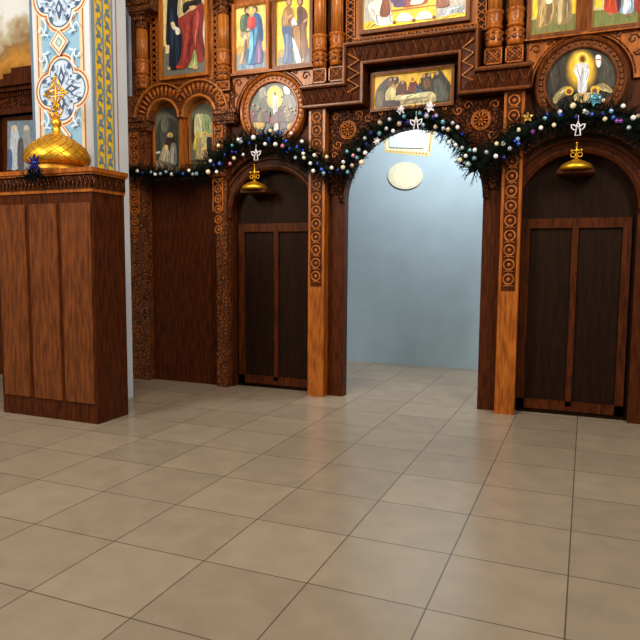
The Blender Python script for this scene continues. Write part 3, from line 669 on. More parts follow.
# 5: low icon of figures round a table (zoom 360,60,5.82)
y = -.012
I5 = [((214, 170, 40), [(100, 170), (540, 110), (540, 40), (100, 90)], False), ((60, 48, 32), [(90, 200), (560, 140), (560, 260), (90, 300)], False),
 ((56, 46, 30), [(92, 190), (120, 140), (160, 104), (186, 98), (222, 100), (226, 130), (200, 160), (200, 230), (150, 270), (92, 282)]),
 ((90, 76, 48), [(100, 200), (120, 180), (140, 200), (130, 260), (100, 272)]), ((110, 60, 36), [(160, 130), (190, 120), (200, 150), (170, 170)]),
 ((84, 44, 28), [(214, 160), (240, 120), (266, 128), (272, 170), (256, 200), (220, 200)]), ((110, 40, 30), [(280, 180), (290, 134), (310, 104), (330, 130), (352, 168), (330, 190)]), ((60, 70, 84), [(320, 150), (350, 150), (380, 180), (330, 196)]),
 ((50, 44, 34), [(350, 170), (346, 130), (372, 84), (408, 76), (420, 110), (440, 70), (470, 62), (500, 100), (530, 150), (540, 240), (430, 244), (400, 190)]),
 ((76, 78, 66), [(430, 130), (460, 110), (500, 160), (510, 230), (450, 236), (436, 180)]), ((96, 64, 40), [(372, 120), (400, 110), (412, 150), (380, 170)]),
 ((196, 184, 136), [(208, 212), (300, 200), (420, 186), (424, 236), (210, 268)]), ((164, 150, 108), [(214, 236), (420, 214), (424, 250), (214, 270)]),
 ((170, 154, 92), [(152, 190), (176, 160), (204, 150), (212, 180), (206, 230), (170, 250), (150, 232)]), ((206, 192, 140), [(180, 170), (200, 166), (200, 226), (184, 232)]), ((50, 32, 22), [(140, 246), (176, 236), (232, 240), (226, 270), (146, 282)]),
 ((170, 124, 80), ell(180, 116, 9, 11)), ((170, 124, 80), ell(206, 110, 9, 11)), ((170, 124, 80), ell(250, 132, 9, 12)), ((226, 170, 40), ell(308, 112, 20)), ((150, 100, 60), ell(308, 114, 9, 13)), ((170, 124, 80), ell(374, 96, 9, 12)), ((170, 124, 80), ell(404, 90, 9, 12)), ((170, 124, 80), ell(450, 78, 10, 13)), ((170, 124, 80), ell(196, 152, 9, 11)),
 ((170, 60, 40), ell(252, 200, 7, 5)), ((90, 120, 80), ell(322, 196, 8, 4)), ((180, 140, 60), ell(352, 128, 5, 9))]
frame_icon('wide icon of dark figures round a white table above the central garland', -.468, .455, 3.245, 3.665, y, zm(360, 60, 5.82, y), I5, .03, 'mid', bg=(214, 170, 40))
# 6, 7 on the right (zoom 470,0,3.765)
y = -.05
I6 = [((206, 172, 96), [(230, -60), (405, -60), (405, 40), (230, 60)], False), ((240, 200, 40), [(238, -40), (252, -40), (252, 66), (238, 72)], False), ((240, 200, 40), [(386, -50), (400, -50), (400, 46), (386, 50)], False),
 ((112, 112, 62), [(230, 76), (405, 50), (405, 130), (230, 140)], False),
 ((150, 122, 72), [(262, -40), (310, -50), (318, 40), (300, 90), (246, 104), (256, 40)]), ((190, 160, 104), [(270, 0), (284, 0), (276, 80), (258, 96)]), ((120, 96, 62), [(296, 0), (310, 10), (300, 80), (286, 84)]),
 ((140, 118, 80), [(326, -50), (370, -50), (382, 20), (380, 80), (330, 92), (316, 50)]), ((196, 176, 126), [(334, 0), (348, 0), (344, 80), (330, 86)]), ((236, 226, 200), [(286, -10), (310, -14), (308, 10), (288, 14)]),
 ((236, 196, 70), ell(288, -74, 26)), ((180, 134, 96), ell(288, -70, 14, 20)), ((236, 196, 70), ell(348, -80, 26)), ((180, 134, 96), ell(348, -76, 14, 20))]
frame_icon('icon of two beige-robed saints, upper right of the central icon', 1.17, 1.66, 3.815, 4.62, y, zm(470, 0, 3.765, y), I6, .034, 'mid', bg=(214, 184, 110))
I7 = [((110, 116, 60), [(460, 40), (660, 20), (680, 120), (460, 120)], False), ((196, 176, 120), [(460, -60), (680, -60), (680, 24), (460, 40)], False), ((240, 200, 40), [(474, -60), (496, -60), (496, 26), (474, 30)], False),
 ((178, 60, 26), [(510, -60), (560, -60), (566, 20), (552, 50), (508, 44), (506, 0)]), ((60, 50, 70), [(545, -60), (566, -50), (570, 20), (556, 40)]), ((150, 170, 190), [(568, -50), (610, -50), (618, 30), (596, 54), (564, 46), (574, 10)]), ((214, 220, 224), [(584, -20), (598, -20), (592, 44), (576, 46)]),
 ((150, 50, 40), [(620, -50), (650, -50), (660, 40), (622, 40)]), ((150, 110, 70), ell(530, 54, 12, 6)), ((150, 110, 70), ell(600, 56, 14, 5)), ((196, 150, 110), ell(536, -90, 14, 20)), ((196, 150, 110), ell(592, -90, 14, 20))]
frame_icon('icon of orange-red and pale blue robed saints, top right corner', 1.735, 2.215, 3.815, 4.62, y, zm(470, 0, 3.765, y), I7, .034, 'mid', bg=(196, 176, 120))

# arched icons inside the twin niche
def arched_icon(label, c, polys, bg):
    y = .03; t = thing('icon', label, 'icon', (c, y, 2.7))
    hw = .20
    fr = B(); arch_plate(fr, c-hw-.03, c+hw+.03, 2.70, 3.60, c, 3.36, hw-.012, y-.01, y+.0, 20); fr.obj('frame', 'rim', t)
    p = Paint(zm(120, 80, 5.333, y+.025), 0, step=.0005)
    arc = [(c-hw*math.cos(PI*i/16), y+.005, 3.36+hw*math.sin(PI*i/16)) for i in range(17)]
    p.add([(c+hw, y+.005, 2.7)][:0]+arc+[(c+hw, y+.005, 2.7), (c-hw, y+.005, 2.7)], [tuple(range(18, -1, -1))], lin(bg))
    for q in polys: p.poly(q[0], q[1]); robe(p, q)
    p.v = [(min(max(v[0], c-hw), c+hw), v[1], max(v[2], 2.70)) for v in p.v]
    p.obj('painted_panel', 'paint', t)
arched_icon('arched icon of a seated pale group in the left twin niche', -3.235, [
 ((70, 74, 64), [(196, 260), (240, 200), (300, 230), (312, 330), (300, 470), (190, 470)]), ((110, 112, 96), [(220, 220), (250, 200), (256, 260), (226, 280)]),
 ((226, 196, 110), ell(268, 296, 15)), ((60, 40, 32), [(250, 310), (284, 310), (296, 350), (290, 400), (248, 380)]), ((190, 150, 110), ell(268, 298, 9)),
 ((196, 182, 150), [(222, 380), (244, 352), (262, 380), (262, 430), (236, 456), (208, 440)]), ((226, 196, 110), ell(246, 358, 12)), ((150, 150, 140), [(272, 350), (296, 340), (304, 420), (290, 470), (262, 460)]), ((190, 190, 176), [(276, 370), (288, 366), (284, 450), (272, 450)]),
 ((120, 110, 90), [(190, 430), (230, 430), (300, 460), (300, 480), (190, 480)]), ((230, 226, 214), [(194, 384), (214, 380), (214, 390), (196, 394)])], (104, 108, 96))
arched_icon('arched icon of haloed figures before a glowing arch, right twin niche', -2.70, [
 ((66, 54, 42), [(384, 220), (408, 200), (412, 330), (384, 330)]), ((196, 196, 150), [(398, 200), (430, 180), (460, 200), (470, 300), (440, 380), (402, 330)]), ((150, 170, 120), [(440, 190), (484, 200), (490, 300), (456, 300)]),
 ((214, 178, 70), [(398, 310), (416, 280), (424, 310), (412, 360), (392, 370)]), ((160, 154, 100), [(410, 330), (440, 310), (450, 400), (430, 440), (404, 430)]), ((226, 196, 90), ell(416, 286, 12)), ((226, 196, 90), ell(454, 288, 15)), ((226, 200, 120), ell(482, 298, 13)),
 ((190, 176, 130), [(436, 310), (464, 306), (466, 380), (440, 390)]), ((40, 40, 38), [(464, 314), (494, 310), (496, 400), (470, 410)]), ((180, 144, 104), ell(454, 290, 8)), ((190, 150, 110), ell(482, 298, 8)),
 ((226, 196, 110), ell(453, 370, 13)), ((200, 170, 140), [(440, 384), (466, 384), (466, 430), (440, 436)]), ((70, 62, 44), [(384, 430), (496, 430), (496, 480), (384, 480)]), ((150, 130, 80), [(384, 440), (460, 440), (460, 446), (384, 446)])], (110, 110, 92))

# round medallion icons
def medallion(label, s_, mp, polys, bg, mats):
    cx, cz, y = s_*1.69+(.012 if s_ < 0 else 0), 3.365, -.05
    t = thing('icon', label, 'icon', (cx, y, cz-.42), 'round icons in beaded rings above the side arches')
    B().ring(cx, cz, [(.315, 0), (.315, -.075), (.325, -.085), (.342, -.085), (.348, -.065), (.385, -.065), (.392, -.09), (.41, -.105), (.425, -.09), (.428, 0)], 0, 2*PI, 64).obj('frame', mats[0], t)
    bd = None
    for k in range(40):
        a = 2*PI*k/40
        if bd is None: bd = B().sphere((0, 0, 0), .0165, 8, 6).obj('bead', mats[1], t); o = bd; o.matrix_parent_inverse = Matrix()
        else: o = bd.copy(); COL.objects.link(o)
        o.location = (.367*math.cos(a), -.068-y, .42+.367*math.sin(a))
    p = Paint(mp, 0); p.add([(cx+.318*math.cos(2*PI*i/48), -.052, cz+.318*math.sin(2*PI*i/48)) for i in range(48)], [tuple(range(47, -1, -1))][:1], lin(bg))
    p.f[0] = list(range(48)); 
    for q in polys: p.poly(q[0], q[1]); robe(p, q)
    nv = []
    for v in p.v:
        d = math.hypot(v[0]-cx, v[2]-cz); k = min(1, .317/d) if d > 0 else 1; nv.append((cx+(v[0]-cx)*k, v[1], cz+(v[2]-cz)*k))
    p.v = nv; p.obj('painted_panel', 'paint', t)
medallion('round icon of a white figure above a crowd, left side arch', -1, zm(240, 70, 9.14, -.034), [
 ((96, 98, 84), [(120, 300), (200, 220), (240, 260), (230, 400), (100, 420)]), ((120, 118, 104), [(400, 240), (500, 250), (540, 380), (420, 400)]), ((140, 140, 120), [(180, 180), (230, 160), (240, 240), (180, 260)]),
 ((214, 176, 90), ell(320, 250, 78, 108, 18)), ((238, 204, 70), ell(318, 240, 58, 84, 18)), ((244, 226, 130), ell(320, 260, 38, 60)),
 ((206, 204, 212), [(306, 240), (340, 240), (346, 320), (340, 400), (308, 400), (304, 310)]), ((110, 80, 40), ell(322, 216, 12, 17)), ((90, 60, 40), ell(240, 248, 12)), ((90, 60, 40), ell(386, 248, 12)),
 ((224, 238, 246), [(400, 156), (430, 156), (460, 190), (456, 222), (410, 214)]),
 ((60, 56, 62), [(140, 400), (190, 380), (196, 440), (150, 450)]), ((176, 140, 50), [(130, 480), (190, 440), (226, 470), (220, 540), (140, 530)]), ((226, 206, 140), ell(236, 418, 30)), ((110, 70, 40), ell(240, 420, 16)), ((120, 34, 36), [(246, 440), (300, 430), (380, 444), (360, 490), (260, 484)]), ((80, 56, 66), [(370, 450), (430, 430), (440, 520), (380, 540)]),
 ((200, 190, 110), ell(414, 410, 26, 34)), ((150, 116, 80), ell(335, 396, 16)), ((190, 150, 60), [(440, 500), (480, 470), (510, 520), (440, 540)]), ((110, 40, 40), [(100, 370), (126, 400), (120, 470), (100, 450)]), ((196, 190, 180), [(320, 500), (350, 490), (356, 550), (320, 550)]),
 ]+[((((92, 34, 34), (60, 56, 66), (130, 104, 54), (84, 70, 48), (70, 44, 34))[k % 5]), [(118+k*26, 372+(k % 3)*14), (134+k*26, 360+(k % 3)*14), (146+k*26, 380), (144+k*26, 470), (116+k*26, 470)]) for k in range(15) if not 5 < k < 8]+[((170, 136, 100), ell(130+(k*47) % 140, 320+(k*29) % 90, 9)) for k in range(9)]+[((160, 130, 96), ell(400+(k*37) % 120, 330+(k*23) % 100, 9)) for k in range(9)], (74, 74, 66), ('oak', 'rim'))
medallion('round icon of a white figure in golden glow with angels, right side arch', 1, zm(530, 30, 5.82, -.034), [
 ((58, 52, 44), [(110, 200), (200, 140), (230, 300), (140, 380)]), ((66, 62, 50), [(400, 140), (500, 210), (500, 330), (400, 300)]),
]+[(tuple(round(a+(b-a)*k/9) for a, b in zip((58, 50, 38), (236, 184, 44))), ell(300, 238-1.6*k, 100-4*k, 134-5*k, 24)) for k in range(10)]+[((246, 212, 90), ell(304, 190, 44, 60, 18)),
 ((214, 212, 214), [(266, 204), (300, 192), (332, 196), (348, 236), (334, 290), (326, 360), (280, 362), (276, 290), (256, 244)]), ((176, 178, 190), [(300, 240), (310, 240), (304, 350), (290, 356)]), ((240, 240, 238), [(326, 230), (346, 240), (334, 300), (318, 330)]),
 ((206, 150, 30), ell(306, 168, 23)), ((96, 60, 32), ell(306, 170, 13, 17)), ((230, 226, 226), [(384, 150), (412, 152), (412, 200), (398, 220), (384, 196)]), ((170, 60, 40), [(384, 170), (412, 172), (412, 177), (384, 175)]),
 ((150, 134, 90), [(130, 410), (160, 360), (210, 328), (246, 340), (236, 370), (180, 400), (150, 430)]), ((196, 180, 124), [(140, 400), (190, 350), (230, 344), (190, 372)]), ((160, 142, 92), [(380, 330), (420, 310), (460, 330), (494, 370), (440, 360), (410, 350)]),
 ((224, 176, 50), ell(228, 356, 26)), ((120, 70, 40), ell(228, 360, 15)), ((224, 176, 50), ell(378, 352, 26)), ((120, 70, 40), ell(376, 356, 15)), ((196, 168, 110), [(270, 372), (400, 370), (400, 420), (270, 420)]), ((60, 110, 140), [(372, 380), (410, 380), (410, 430), (360, 420)])], (44, 42, 34), ('mid', 'mid'))

# ================================================================ DOMED SHRINE at left
kx0, kx1, ky0, ky1 = -3.80, -2.44, -2.25, -1.74
kz = onY(93, 165.5, ky0-.04).z
kio = thing('domed_shrine', 'carved brown wooden shrine standing against the painted pier', 'shrine', ((kx0+kx1)/2, (ky0+ky1)/2, 0))
B().box(kx0+.06, kx1-.06, ky0+.06, ky1, 0, kz-.22).obj('body', 'dark', kio)
for k in range(3): B().box(kx0+.10+k*.41, kx0+.46+k*.41, ky0+.045, ky0+.06, .2, kz-.32).obj('raised_panel', 'mid', kio)
b = B(); b.box(kx0, kx1, ky0, ky1, kz-.04, kz).box(kx0+.015, kx1-.015, ky0+.015, ky1, kz-.06, kz-.04).box(kx0+.045, kx1-.045, ky0+.045, ky1, kz-.22, kz-.19); b.obj('cornice', 'oak', kio)
B().box(kx0+.04, kx1-.04, ky0+.04, ky1, kz-.19, kz-.06).obj('frieze', 'dark', kio)
b = B()
for k in range(26):
    x = kx0+.06+k*.05; b.tube([(x, ky0+.035, kz-.18), (x+.025, ky0+.03, kz-.075), (x+.05, ky0+.035, kz-.18)], .006, 4)
for k in range(9):
    y_ = ky0+.05+k*.05; b.tube([(kx1-.035, y_, kz-.18), (kx1-.03, y_+.025, kz-.075), (kx1-.035, y_+.05, kz-.18)], .006, 4)
b.obj('carved_frieze', 'carved', kio)
dc = onY(57.3, 150, -1.97); dcx, dcy = dc.x, -1.97; zz = kz
Zd = zdepth((dcx, dcy, 2.6)); mpp = Zd/640
rad = 33.5*mpp/1.07
dome = thing('gold_dome', 'gilded onion dome with openwork cross, standing on the wooden shrine', 'dome', (dcx, dcy, zz))
B().lathe([(rad*.84, -.0), (rad*.86, .02), (rad*.82, .05), (rad*.80, .075)], (dcx, dcy, zz), 40).obj('drum', 'goldline', dome); zz += .075
prof = [(.80, 0), (.86, .02), (.93, .06), (.985, .13), (1.0, .22), (.99, .31), (.95, .42), (.88, .53), (.78, .64), (.66, .74), (.53, .83), (.40, .91), (.28, .98), (.18, 1.04), (.125, 1.10), (.115, 1.16), (.13, 1.20), (.05, 1.22)]
B().lathe([(a*rad, z_*rad*.98) for a, z_ in prof], (dcx, dcy, zz), 48).obj('dome_shell', 'gold', dome)
b = B()
import bisect
zs = [q[1] for q in prof]
def rz(z_):
    i = min(max(bisect.bisect(zs, z_), 1), len(zs)-1); a, c = prof[i-1], prof[i]; return a[0]+(c[0]-a[0])*(z_-a[1])/(c[1]-a[1])
for k in range(18):
    for dr in (-1, 1):
        pts = []
        for i in range(25):
            z_ = .04+.90*i/24; a = 2*PI*k/18+dr*1.35*i/24; pts.append((dcx+rz(z_)*rad*math.cos(a), dcy+rz(z_)*rad*math.sin(a), zz+z_*rad*.98))
        b.tube(pts, .0042, 4)
b.obj('ribbing', 'goldline', dome)
zb_ = zz+rad*1.19; br = 5.0*mpp
B().sphere((dcx, dcy, zb_+br*.9), br, 16, 12).obj('ball', 'gold', dome)
b = B(); zc0 = zb_+br*1.8
for k in range(8): a = 2*PI*k/8; b.tube([(dcx+.01*math.cos(a), dcy+.01*math.sin(a), zc0-.01), (dcx+.035*math.cos(a), dcy+.035*math.sin(a), zc0+.02), (dcx+.05*math.cos(a), dcy+.05*math.sin(a), zc0+.05)], [.008, .008, .003], 5)
ch = 40*mpp
def cx_(x, z_): return (dcx+x*ch, dcy, zc0+z_*ch)
T = .0105
b.tube([cx_(0, 0), cx_(0, 1)], .011, 6)
b.tube([cx_(-.36, .60), cx_(.36, .60)], .010, 6)
for e in (-1, 1):
    b.tube([cx_(e*.03, .52), cx_(e*.30, .55)], T*.7, 5); b.tube([cx_(e*.03, .68), cx_(e*.30, .65)], T*.7, 5); b.tube([cx_(e*.04, .2), cx_(e*.07, .5)], T*.7, 5)
    b.tube([cx_(e*.05, .72), cx_(e*.13, .80), cx_(e*.07, .93), cx_(0, .99)], T*.7, 5)
    for a, c in ((.62, .84), (.60, .36)): b.tube([cx_(e*.34, .60), cx_(e*.20, (a+c)/2), cx_(e*.02, c)], T*.7, 5)
    b.tube([cx_(e*.02, .14), cx_(e*.13, .10), cx_(e*.20, .16), cx_(e*.15, .24), cx_(e*.06, .22)], T*.8, 5)
    b.sphere(cx_(e*.37, .60), .014, 8, 6)
    b.tube([cx_(-.11, .30+.03*e), cx_(.11, .30-.03*e)], T*.8, 5)
b.sphere(cx_(0, 1), .015, 8, 6); b.sphere(cx_(0, .6), .02, 8, 6, .6)
b.obj('openwork_cross', 'gold', dome)

# small gold crosses on the heads of the side doors
for s_, px_, lab in ((-1, 254.5, 'small gold cross topping the left side door'), (1, 577, 'small gold cross with ringed arms topping the right side door')):
    yy = -.14; top = onY(px_, 165 if s_ < 0 else 143, yy); bot = onY(px_, 180 if s_ < 0 else 158, yy); h = top.z-bot.z; x = top.x
    t = thing('door_cross', lab, 'cross', (x, yy, bot.z-.10))
    b = B(); b.tube([(x, yy, bot.z), (x, yy, top.z)], .009, 6); hb = bot.z+h*.52; b.tube([(x-h*.30, yy, hb), (x+h*.30, yy, hb)], .008, 6)
    for e in (-1, 1):
        b.sphere((x+e*h*.32, yy, hb), .014, 8, 6); b.tube([(x+e*h*.22+.022*math.cos(q), yy, bot.z+h*.22+.022*math.sin(q)) for q in [i*PI/5 for i in range(10)]], .005, 5, True)
    b.sphere((x, yy, top.z), .013, 8, 6); b.obj('cross', 'gold', t)
    B().lathe([(.15, 0), (.155, .02), (.13, .05), (.07, .08), (.02, .10), (.012, .12)], (x, yy, bot.z-.11), 20).obj('cap', 'gold', t)
    B().box(x-.17, x+.17, yy-.05, .10, bot.z-.15, bot.z-.11).obj('bracket', 'dark', t)

# ================================================================ GARLANDS
def path_pts(px_list, y): return [onY(a, b_, y) for a, b_ in px_list]
def resample(pts, step):
    out = [pts[0].copy()]; 
    dense = []
    k = len(pts)
    for i in range(k-1):
        a, b, c, d = pts[max(i-1, 0)], pts[i], pts[i+1], pts[min(i+2, k-1)]
        for j in range(16):
            t = j/16; dense.append(.5*((2*b)+(c-a)*t+(2*a-5*b+4*c-d)*t*t+(3*b-a-3*c+d)*t**3))
    dense.append(pts[-1]); acc = 0
    for p_, q in zip(dense, dense[1:]):
        acc += (q-p_).length
        if acc >= step: out.append(q.copy()); acc = 0
    return out
def garland(label, px_list, y, rad_, dens=1.0, nm='fir_garland'):
    pts = resample(path_pts(px_list, y), .03); mid = pts[len(pts)//2]
    t = thing(nm, label, 'garland', tuple(pts[0]), 'fir garlands along the arches')
    B().tube(pts, .018, 6).obj('stem', 'needle2', t)
    B().tube(pts, rad_*.30, 7).obj('fir_core', 'needle', t)
    b = B(); rnd = random.Random(len(px_list)*31+int(px_list[0][0]))
    for i, p_ in enumerate(pts[:-1]):
        tan = (pts[i+1]-p_).normalized()
        for k in range(int(7*dens)):
            a = rnd.uniform(0, 2*PI); side = Vector((math.cos(a), math.sin(a)*.62, 0)); nrm = Vector((0, -1, 0)); bi = tan.cross(nrm)
            d = (bi*math.cos(a)+nrm*math.sin(a)*(.75 if math.sin(a) > 0 else .35)+tan*rnd.uniform(-.7, .7)).normalized()
            L_ = rad_*rnd.uniform(.65, 1.2); c0 = p_+d*.01; tip = c0+d*L_+Vector((0, 0, -.012)); tip.y = min(tip.y, -.03)
            b.tube([c0, tip], [.004, .002], 3)
            ax = (tip-c0).normalized(); u1 = ax.cross(Vector((.3, .5, .8))).normalized(); u2 = ax.cross(u1)
            for j in range(22):
                s_ = .12+.88*j/22; q = c0.lerp(tip, s_); an = j*2.4+rnd.random(); nd = ((u1*math.cos(an)+u2*math.sin(an))*.8+ax*.75).normalized()
                l = rnd.uniform(.022, .036); w_ = ax.cross(nd).normalized()*.0024
                o_ = len(b.v); b.v += [tuple(q-w_), tuple(q+w_), tuple(q+nd*l)]; b.f.append([o_, o_+1, o_+2]); b.c.append((1, 1, 1)); b.sm.append(False)
    b.obj('needles', 'needle', t)
    return t
GY = -.20
garland('fir garland lying along the ledge under the twin niche', [(125, 171), (140, 173), (160, 174), (185, 174), (206, 173)], -.22, .12, 1.6)
garland('fir garland arching over the left side door', [(205, 173), (214, 160), (228, 149), (245, 141), (262, 139), (280, 143), (298, 151), (315, 162), (334, 171)], -.24, .165, 2.0)
garland('fir garland arching over the bright central gateway', [(342, 176), (350, 158), (362, 143), (376, 130), (394, 120), (413, 115), (432, 119), (448, 129), (461, 142), (469, 156), (474, 174)], -.22, .14, 1.9)
garland('dark fir garland arching over the right side door', [(476, 168), (490, 155), (506, 143), (524, 131), (546, 121), (572, 115), (600, 115), (622, 120), (641, 127), (665, 142)], -.24, .20, 2.2)

# baubles, photo positions read from enlarged crops
def conv(ox, oy, s_, L_): return [(ox+a/s_, oy+b_/s_, c, d/s_) for a, b_, c, d in L_]
ledge = conv(120, 80, 5.333, [(92, 485, 'white', 12), (165, 492, 'teal', 12), (187, 503, 'white', 9), (245, 490, 'pale blue', 13), (300, 492, 'navy', 12), (335, 500, 'blue', 11), (368, 483, 'white', 10), (388, 503, 'silver', 11), (408, 500, 'pale blue', 16), (120, 498, 'navy', 12), (215, 500, 'silver', 9), (275, 503, 'white', 8)])
left = conv(120, 80, 5.333, [(470, 490, 'cream', 19), (515, 490, 'white', 14), (525, 350, 'cream', 15), (598, 350, 'teal', 13), (608, 417, 'cream', 15), (587, 447, 'pink', 16), (532, 447, 'blue', 18), (483, 432, 'white', 11), (560, 400, 'navy', 12), (500, 455, 'navy', 11)]) + \
 conv(225, 80, 4.92, [(140, 283, 'white', 18), (248, 317, 'white', 17), (283, 325, 'pink', 16), (65, 293, 'white', 13), (197, 315, 'white', 12), (80, 302, 'silver', 12), (35, 355, 'navy', 11), (378, 302, 'white', 13), (347, 383, 'silver', 14), (388, 383, 'cream', 15), (385, 362, 'white', 10), (440, 370, 'white', 10), (500, 378, 'cream', 11), (420, 410, 'white', 12), (434, 447, 'white', 15), (485, 458, 'pale blue', 14), (223, 250, 'cream', 15), (325, 262, 'white', 11), (215, 293, 'blue', 12), (272, 262, 'blue', 11), (355, 330, 'blue', 13), (455, 412, 'navy', 12), (475, 440, 'blue', 12), (525, 432, 'white', 12), (120, 312, 'navy', 13), (318, 340, 'navy', 12), (90, 368, 'silver', 12), (175, 270, 'navy', 12), (300, 300, 'blue', 11), (250, 245, 'white', 9)])
cen = conv(335, 85, 4.13, [(322, 85, 'gold', 14), (350, 117, 'teal', 13), (378, 128, 'silver', 16), (418, 127, 'lavender', 13), (446, 153, 'teal', 15), (486, 157, 'silver', 12), (506, 175, 'white', 12), (467, 184, 'champagne', 15), (415, 173, 'cream', 13), (285, 130, 'teal', 13), (225, 142, 'silver', 13), (186, 155, 'champagne', 16), (265, 160, 'champagne', 15), (212, 180, 'silver', 11), (183, 200, 'teal', 14), (148, 198, 'navy', 13), (123, 220, 'silver', 11), (98, 268, 'silver', 12), (125, 280, 'white', 14), (50, 275, 'teal', 11), (75, 292, 'pink', 13), (34, 318, 'white', 12), (33, 340, 'cream', 14), (70, 332, 'champagne', 13), (110, 320, 'cream', 17), (52, 360, 'teal', 13), (12, 352, 'navy', 12), (497, 248, 'white', 11), (557, 270, 'teal', 12), (577, 272, 'silver', 13), (470, 237, 'white', 13), (540, 293, 'white', 12), (515, 310, 'cream', 15), (550, 328, 'pale green', 18), (577, 303, 'champagne', 11), (300, 155, 'navy', 15), (405, 135, 'navy', 13), (364, 165, 'pale blue', 12), (240, 190, 'white', 11), (175, 232, 'white', 12), (447, 180, 'silver', 10), (90, 300, 'teal', 11), (130, 245, 'navy', 12), (525, 260, 'silver', 11)])
rgt = conv(470, 80, 3.765, [(388, 97, 'cream', 17), (338, 120, 'white', 9), (430, 118, 'white', 10), (441, 123, 'silver', 8), (282, 143, 'pale blue', 10), (267, 180, 'white', 10), (237, 195, 'purple', 13), (183, 188, 'cream', 10), (100, 240, 'cream', 9), (125, 240, 'white', 8), (150, 258, 'silver', 13), (97, 287, 'white', 13), (62, 272, 'silver', 10), (18, 263, 'white', 9), (15, 295, 'teal', 9), (508, 147, 'cream', 10), (502, 77, 'champagne', 11), (577, 98, 'white', 11), (615, 142, 'white', 15), (598, 180, 'silver', 12), (553, 155, 'purple', 12), (568, 155, 'purple', 11), (532, 117, 'pale blue', 9), (540, 142, 'blue', 10), (460, 130, 'blue', 11), (316, 170, 'cream', 8), (633, 135, 'champagne', 11), (183, 240, 'blue', 9), (180, 222, 'pale blue', 8), (340, 132, 'blue', 9), (500, 128, 'navy', 10), (400, 140, 'navy', 11), (128, 292, 'navy', 10), (290, 130, 'navy', 9)])
ordn = ['first', 'second', 'third', 'fourth', 'fifth', 'sixth', 'seventh', 'eighth', 'ninth', 'tenth', 'eleventh', 'twelfth', 'thirteenth', 'fourteenth', 'fifteenth']
src = {}
def bauble(px_, py_, col, d, y, label, group):
    p_ = onY(px_, py_, y); r = max(.021, d*.66*zdepth(p_)/640)
    if 'mesh' not in src:
        b = B(); b.sphere((0, 0, 0), 1, 16, 12); c = B(); c.lathe([(.22, .93), (.24, 1.16), (.08, 1.2)], (0, 0, 0), 10)
        src['mesh'] = b; src['cap'] = c
    key = 'm_'+col
    if key not in src:
        o = src['mesh'].obj('bauble', BM[col]); src[key] = o
    else: o = src[key].copy(); COL.objects.link(o)
    o.location = p_; o.scale = (r, r, r); o['label'] = label; o['category'] = 'bauble'; o['group'] = group
    if 'capo' not in src: c = src['cap'].obj('cap', 'goldline', o); c.matrix_parent_inverse = Matrix(); src['capo'] = c
    else: c = src['capo'].copy(); COL.objects.link(c); c.parent = o; c.matrix_parent_inverse = Matrix()
for L_, where, y in ((ledge, 'on the ledge garland under the twin niche', -.31), (left, 'on the garland over the left side door', -.35), (cen, 'on the garland over the central gateway', -.33), (rgt, 'on the garland over the right side door', -.37)):
    cols = {}
    for e in sorted(L_): cols.setdefault(e[2], []).append(e)
    for col, es in cols.items():
        n = len(es)
        for i, e in enumerate(es):
            wh = 'only' if n == 1 else 'leftmost' if i == 0 else 'rightmost' if i == n-1 else ordn[i]+' from left'
            lab = f'the only {col} bauble {where}' if n == 1 else f'{wh} {col} bauble {where}' if wh in ('leftmost', 'rightmost') else f'{ordn[i]} {col} bauble from left {where}'
            bauble(e[0], e[1], col, e[3], y, lab, 'baubles '+where)

# blue light string on each garland
for nm_, spots, y in (('left side door', [(214, 158), (236, 152), (252, 136), (270, 143), (287, 152), (303, 150), (322, 168), (330, 172)], -.30), ('central gateway', [(352, 164), (366, 140), (383, 126), (401, 122), (426, 113), (441, 136), (462, 134), (468, 160)], -.27), ('right side door', [(498, 150), (515, 141), (520, 131), (544, 119), (560, 112), (592, 114), (610, 110), (628, 123)], -.31)):
    pts = [onY(a, b_, y+.04) for a, b_ in spots]; t = thing('light_string', f'string of small blue lights wound through the garland over the {nm_}', 'string lights', tuple(pts[0]))
    B().tube(resample(pts, .04), .003, 4).obj('cable', 'needle', t)
    for q in pts: B().sphere((q.x, q.y-.008, q.z), .0085, 8, 6).obj('bulb', 'led', t)

# white paper-like flowers, blue flower and star
def flower(px_, py_, y, r, mat, label, petals=6, nm='flower_ornament', cat='ornament'):
    c = onY(px_, py_, y); b = B()
    for k in range(petals):
        a = 2*PI*k/petals+.3; d = Vector((math.cos(a), 0, math.sin(a))); s_ = Vector((-math.sin(a), 0, math.cos(a)))
        pts = [c, c+d*r*.5+s_*r*.30+Vector((0, -.02, 0)), c+d*r+Vector((0, -.01, 0)), c+d*r*.5-s_*r*.30+Vector((0, -.02, 0))]
        b.add(pts+[p_+Vector((0, .008, 0)) for p_ in pts], [(0, 1, 2, 3), (7, 6, 5, 4), (0, 4, 5, 1), (1, 5, 6, 2), (2, 6, 7, 3), (3, 7, 4, 0)])
    b.sphere(c+Vector((0, -.012, 0)), r*.2, 8, 6)
    o = b.obj(nm, mat); o['label'] = label; o['category'] = cat
flower(430, 107, -.26, .062, 'silverwhite', 'white flower ornament right of the top of the central garland')
flower(401, 110, -.26, .055, 'silverwhite', 'white flower ornament left of the top of the central garland')
flower(377, 141, -.25, .045, 'silverwhite', 'white flower ornament on the left flank of the central garland')
flower(595, 99, -.30, .07, BM['teal'], 'blue flower ornament at the foot of the right round icon')
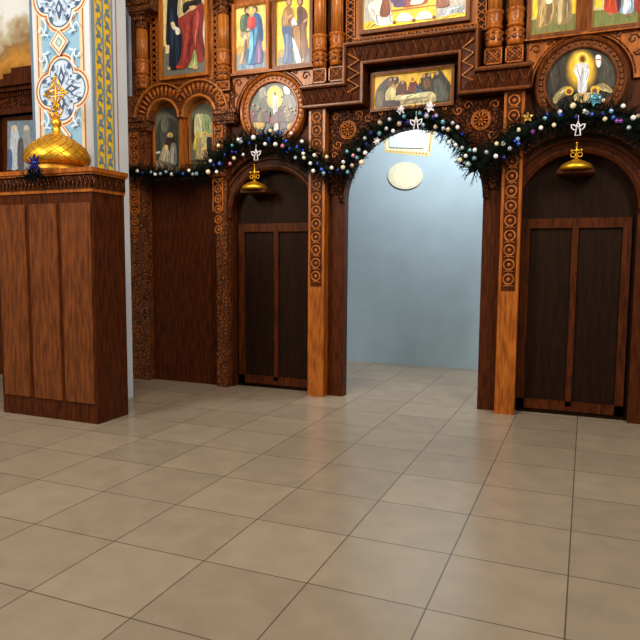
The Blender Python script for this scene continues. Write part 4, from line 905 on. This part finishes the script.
flower(528, 117, -.30, .055, BM['gold'], 'dull gold flower ornament on the right garland', 5)
flower(241, 141, -.30, .04, 'silverwhite', 'white flower ornament on the left side door garland')
# navy star and fir tip in front of the shrine
sc = onY(34.5, 163, -2.40); b = B(); pts = []
for k in range(16): a = 2*PI*k/16+PI/2; r_ = .085 if k % 2 == 0 else .036; pts.append((sc.x+r_*math.cos(a), sc.z+r_*math.sin(a)))
b.prism(pts, sc.y-.008, sc.y+.008); b.sphere(sc, .024, 10, 8, .9); b.tube([sc, sc+Vector((0, .06, -.12))], .006, 5)
garland('short fir sprig fixed to the shrine cornice below the navy star', [(26, 177), (31, 174), (37, 173), (43, 177)], -2.33, .07)
o = b.obj('star_ornament', BM['navy']); o['label'] = 'navy blue pointed star in front of the gold dome'; o['category'] = 'star'

# white angel ornaments hanging below the garlands
for px_, py_, h, y, lab, n_ in ((256, 155, 12, -.40, 'small white angel ornament hanging under the left arch garland', 0), (416, 124, 14, -.40, 'small white angel ornament hanging under the central arch garland', 1), (578, 129, 15, -.44, 'small white outlined angel ornament hanging under the right arch garland', 2)):
    c = onY(px_, py_, y); s_ = .82*h*zdepth(c)/640
    A_ = lambda x, z_: (c.x+x*s_, y, c.z+z_*s_)
    t = thing('angel_ornament', lab, 'ornament', tuple(c))
    b = B(); th = s_*.058
    b.tube([A_(-.04, .22), A_(-.12, .1), A_(-.22, -.5), A_(.22, -.5), A_(.12, .1), A_(.04, .22)], th, 5, True)
    b.tube([A_(.11*math.cos(q), .33+.11*math.sin(q)) for q in [i*PI/5 for i in range(10)]], th, 5, True)
    b.tube([A_(-.09, .62-.05+.0), A_(0, .56), A_(.09, .57)], th*.7, 5); b.obj('body', 'silverwhite', t)
    for e in (-1, 1): B().tube([A_(e*.08, .14), A_(e*.30, .34), A_(e*.52, .38), A_(e*.48, .12), A_(e*.32, -.06), A_(e*.12, -.02)], th, 5, True).obj('wing', 'silverwhite', t)
    B().tube([A_(0, .5), A_(0, 1.1)], .002, 4).obj('thread', 'silverwhite', t)
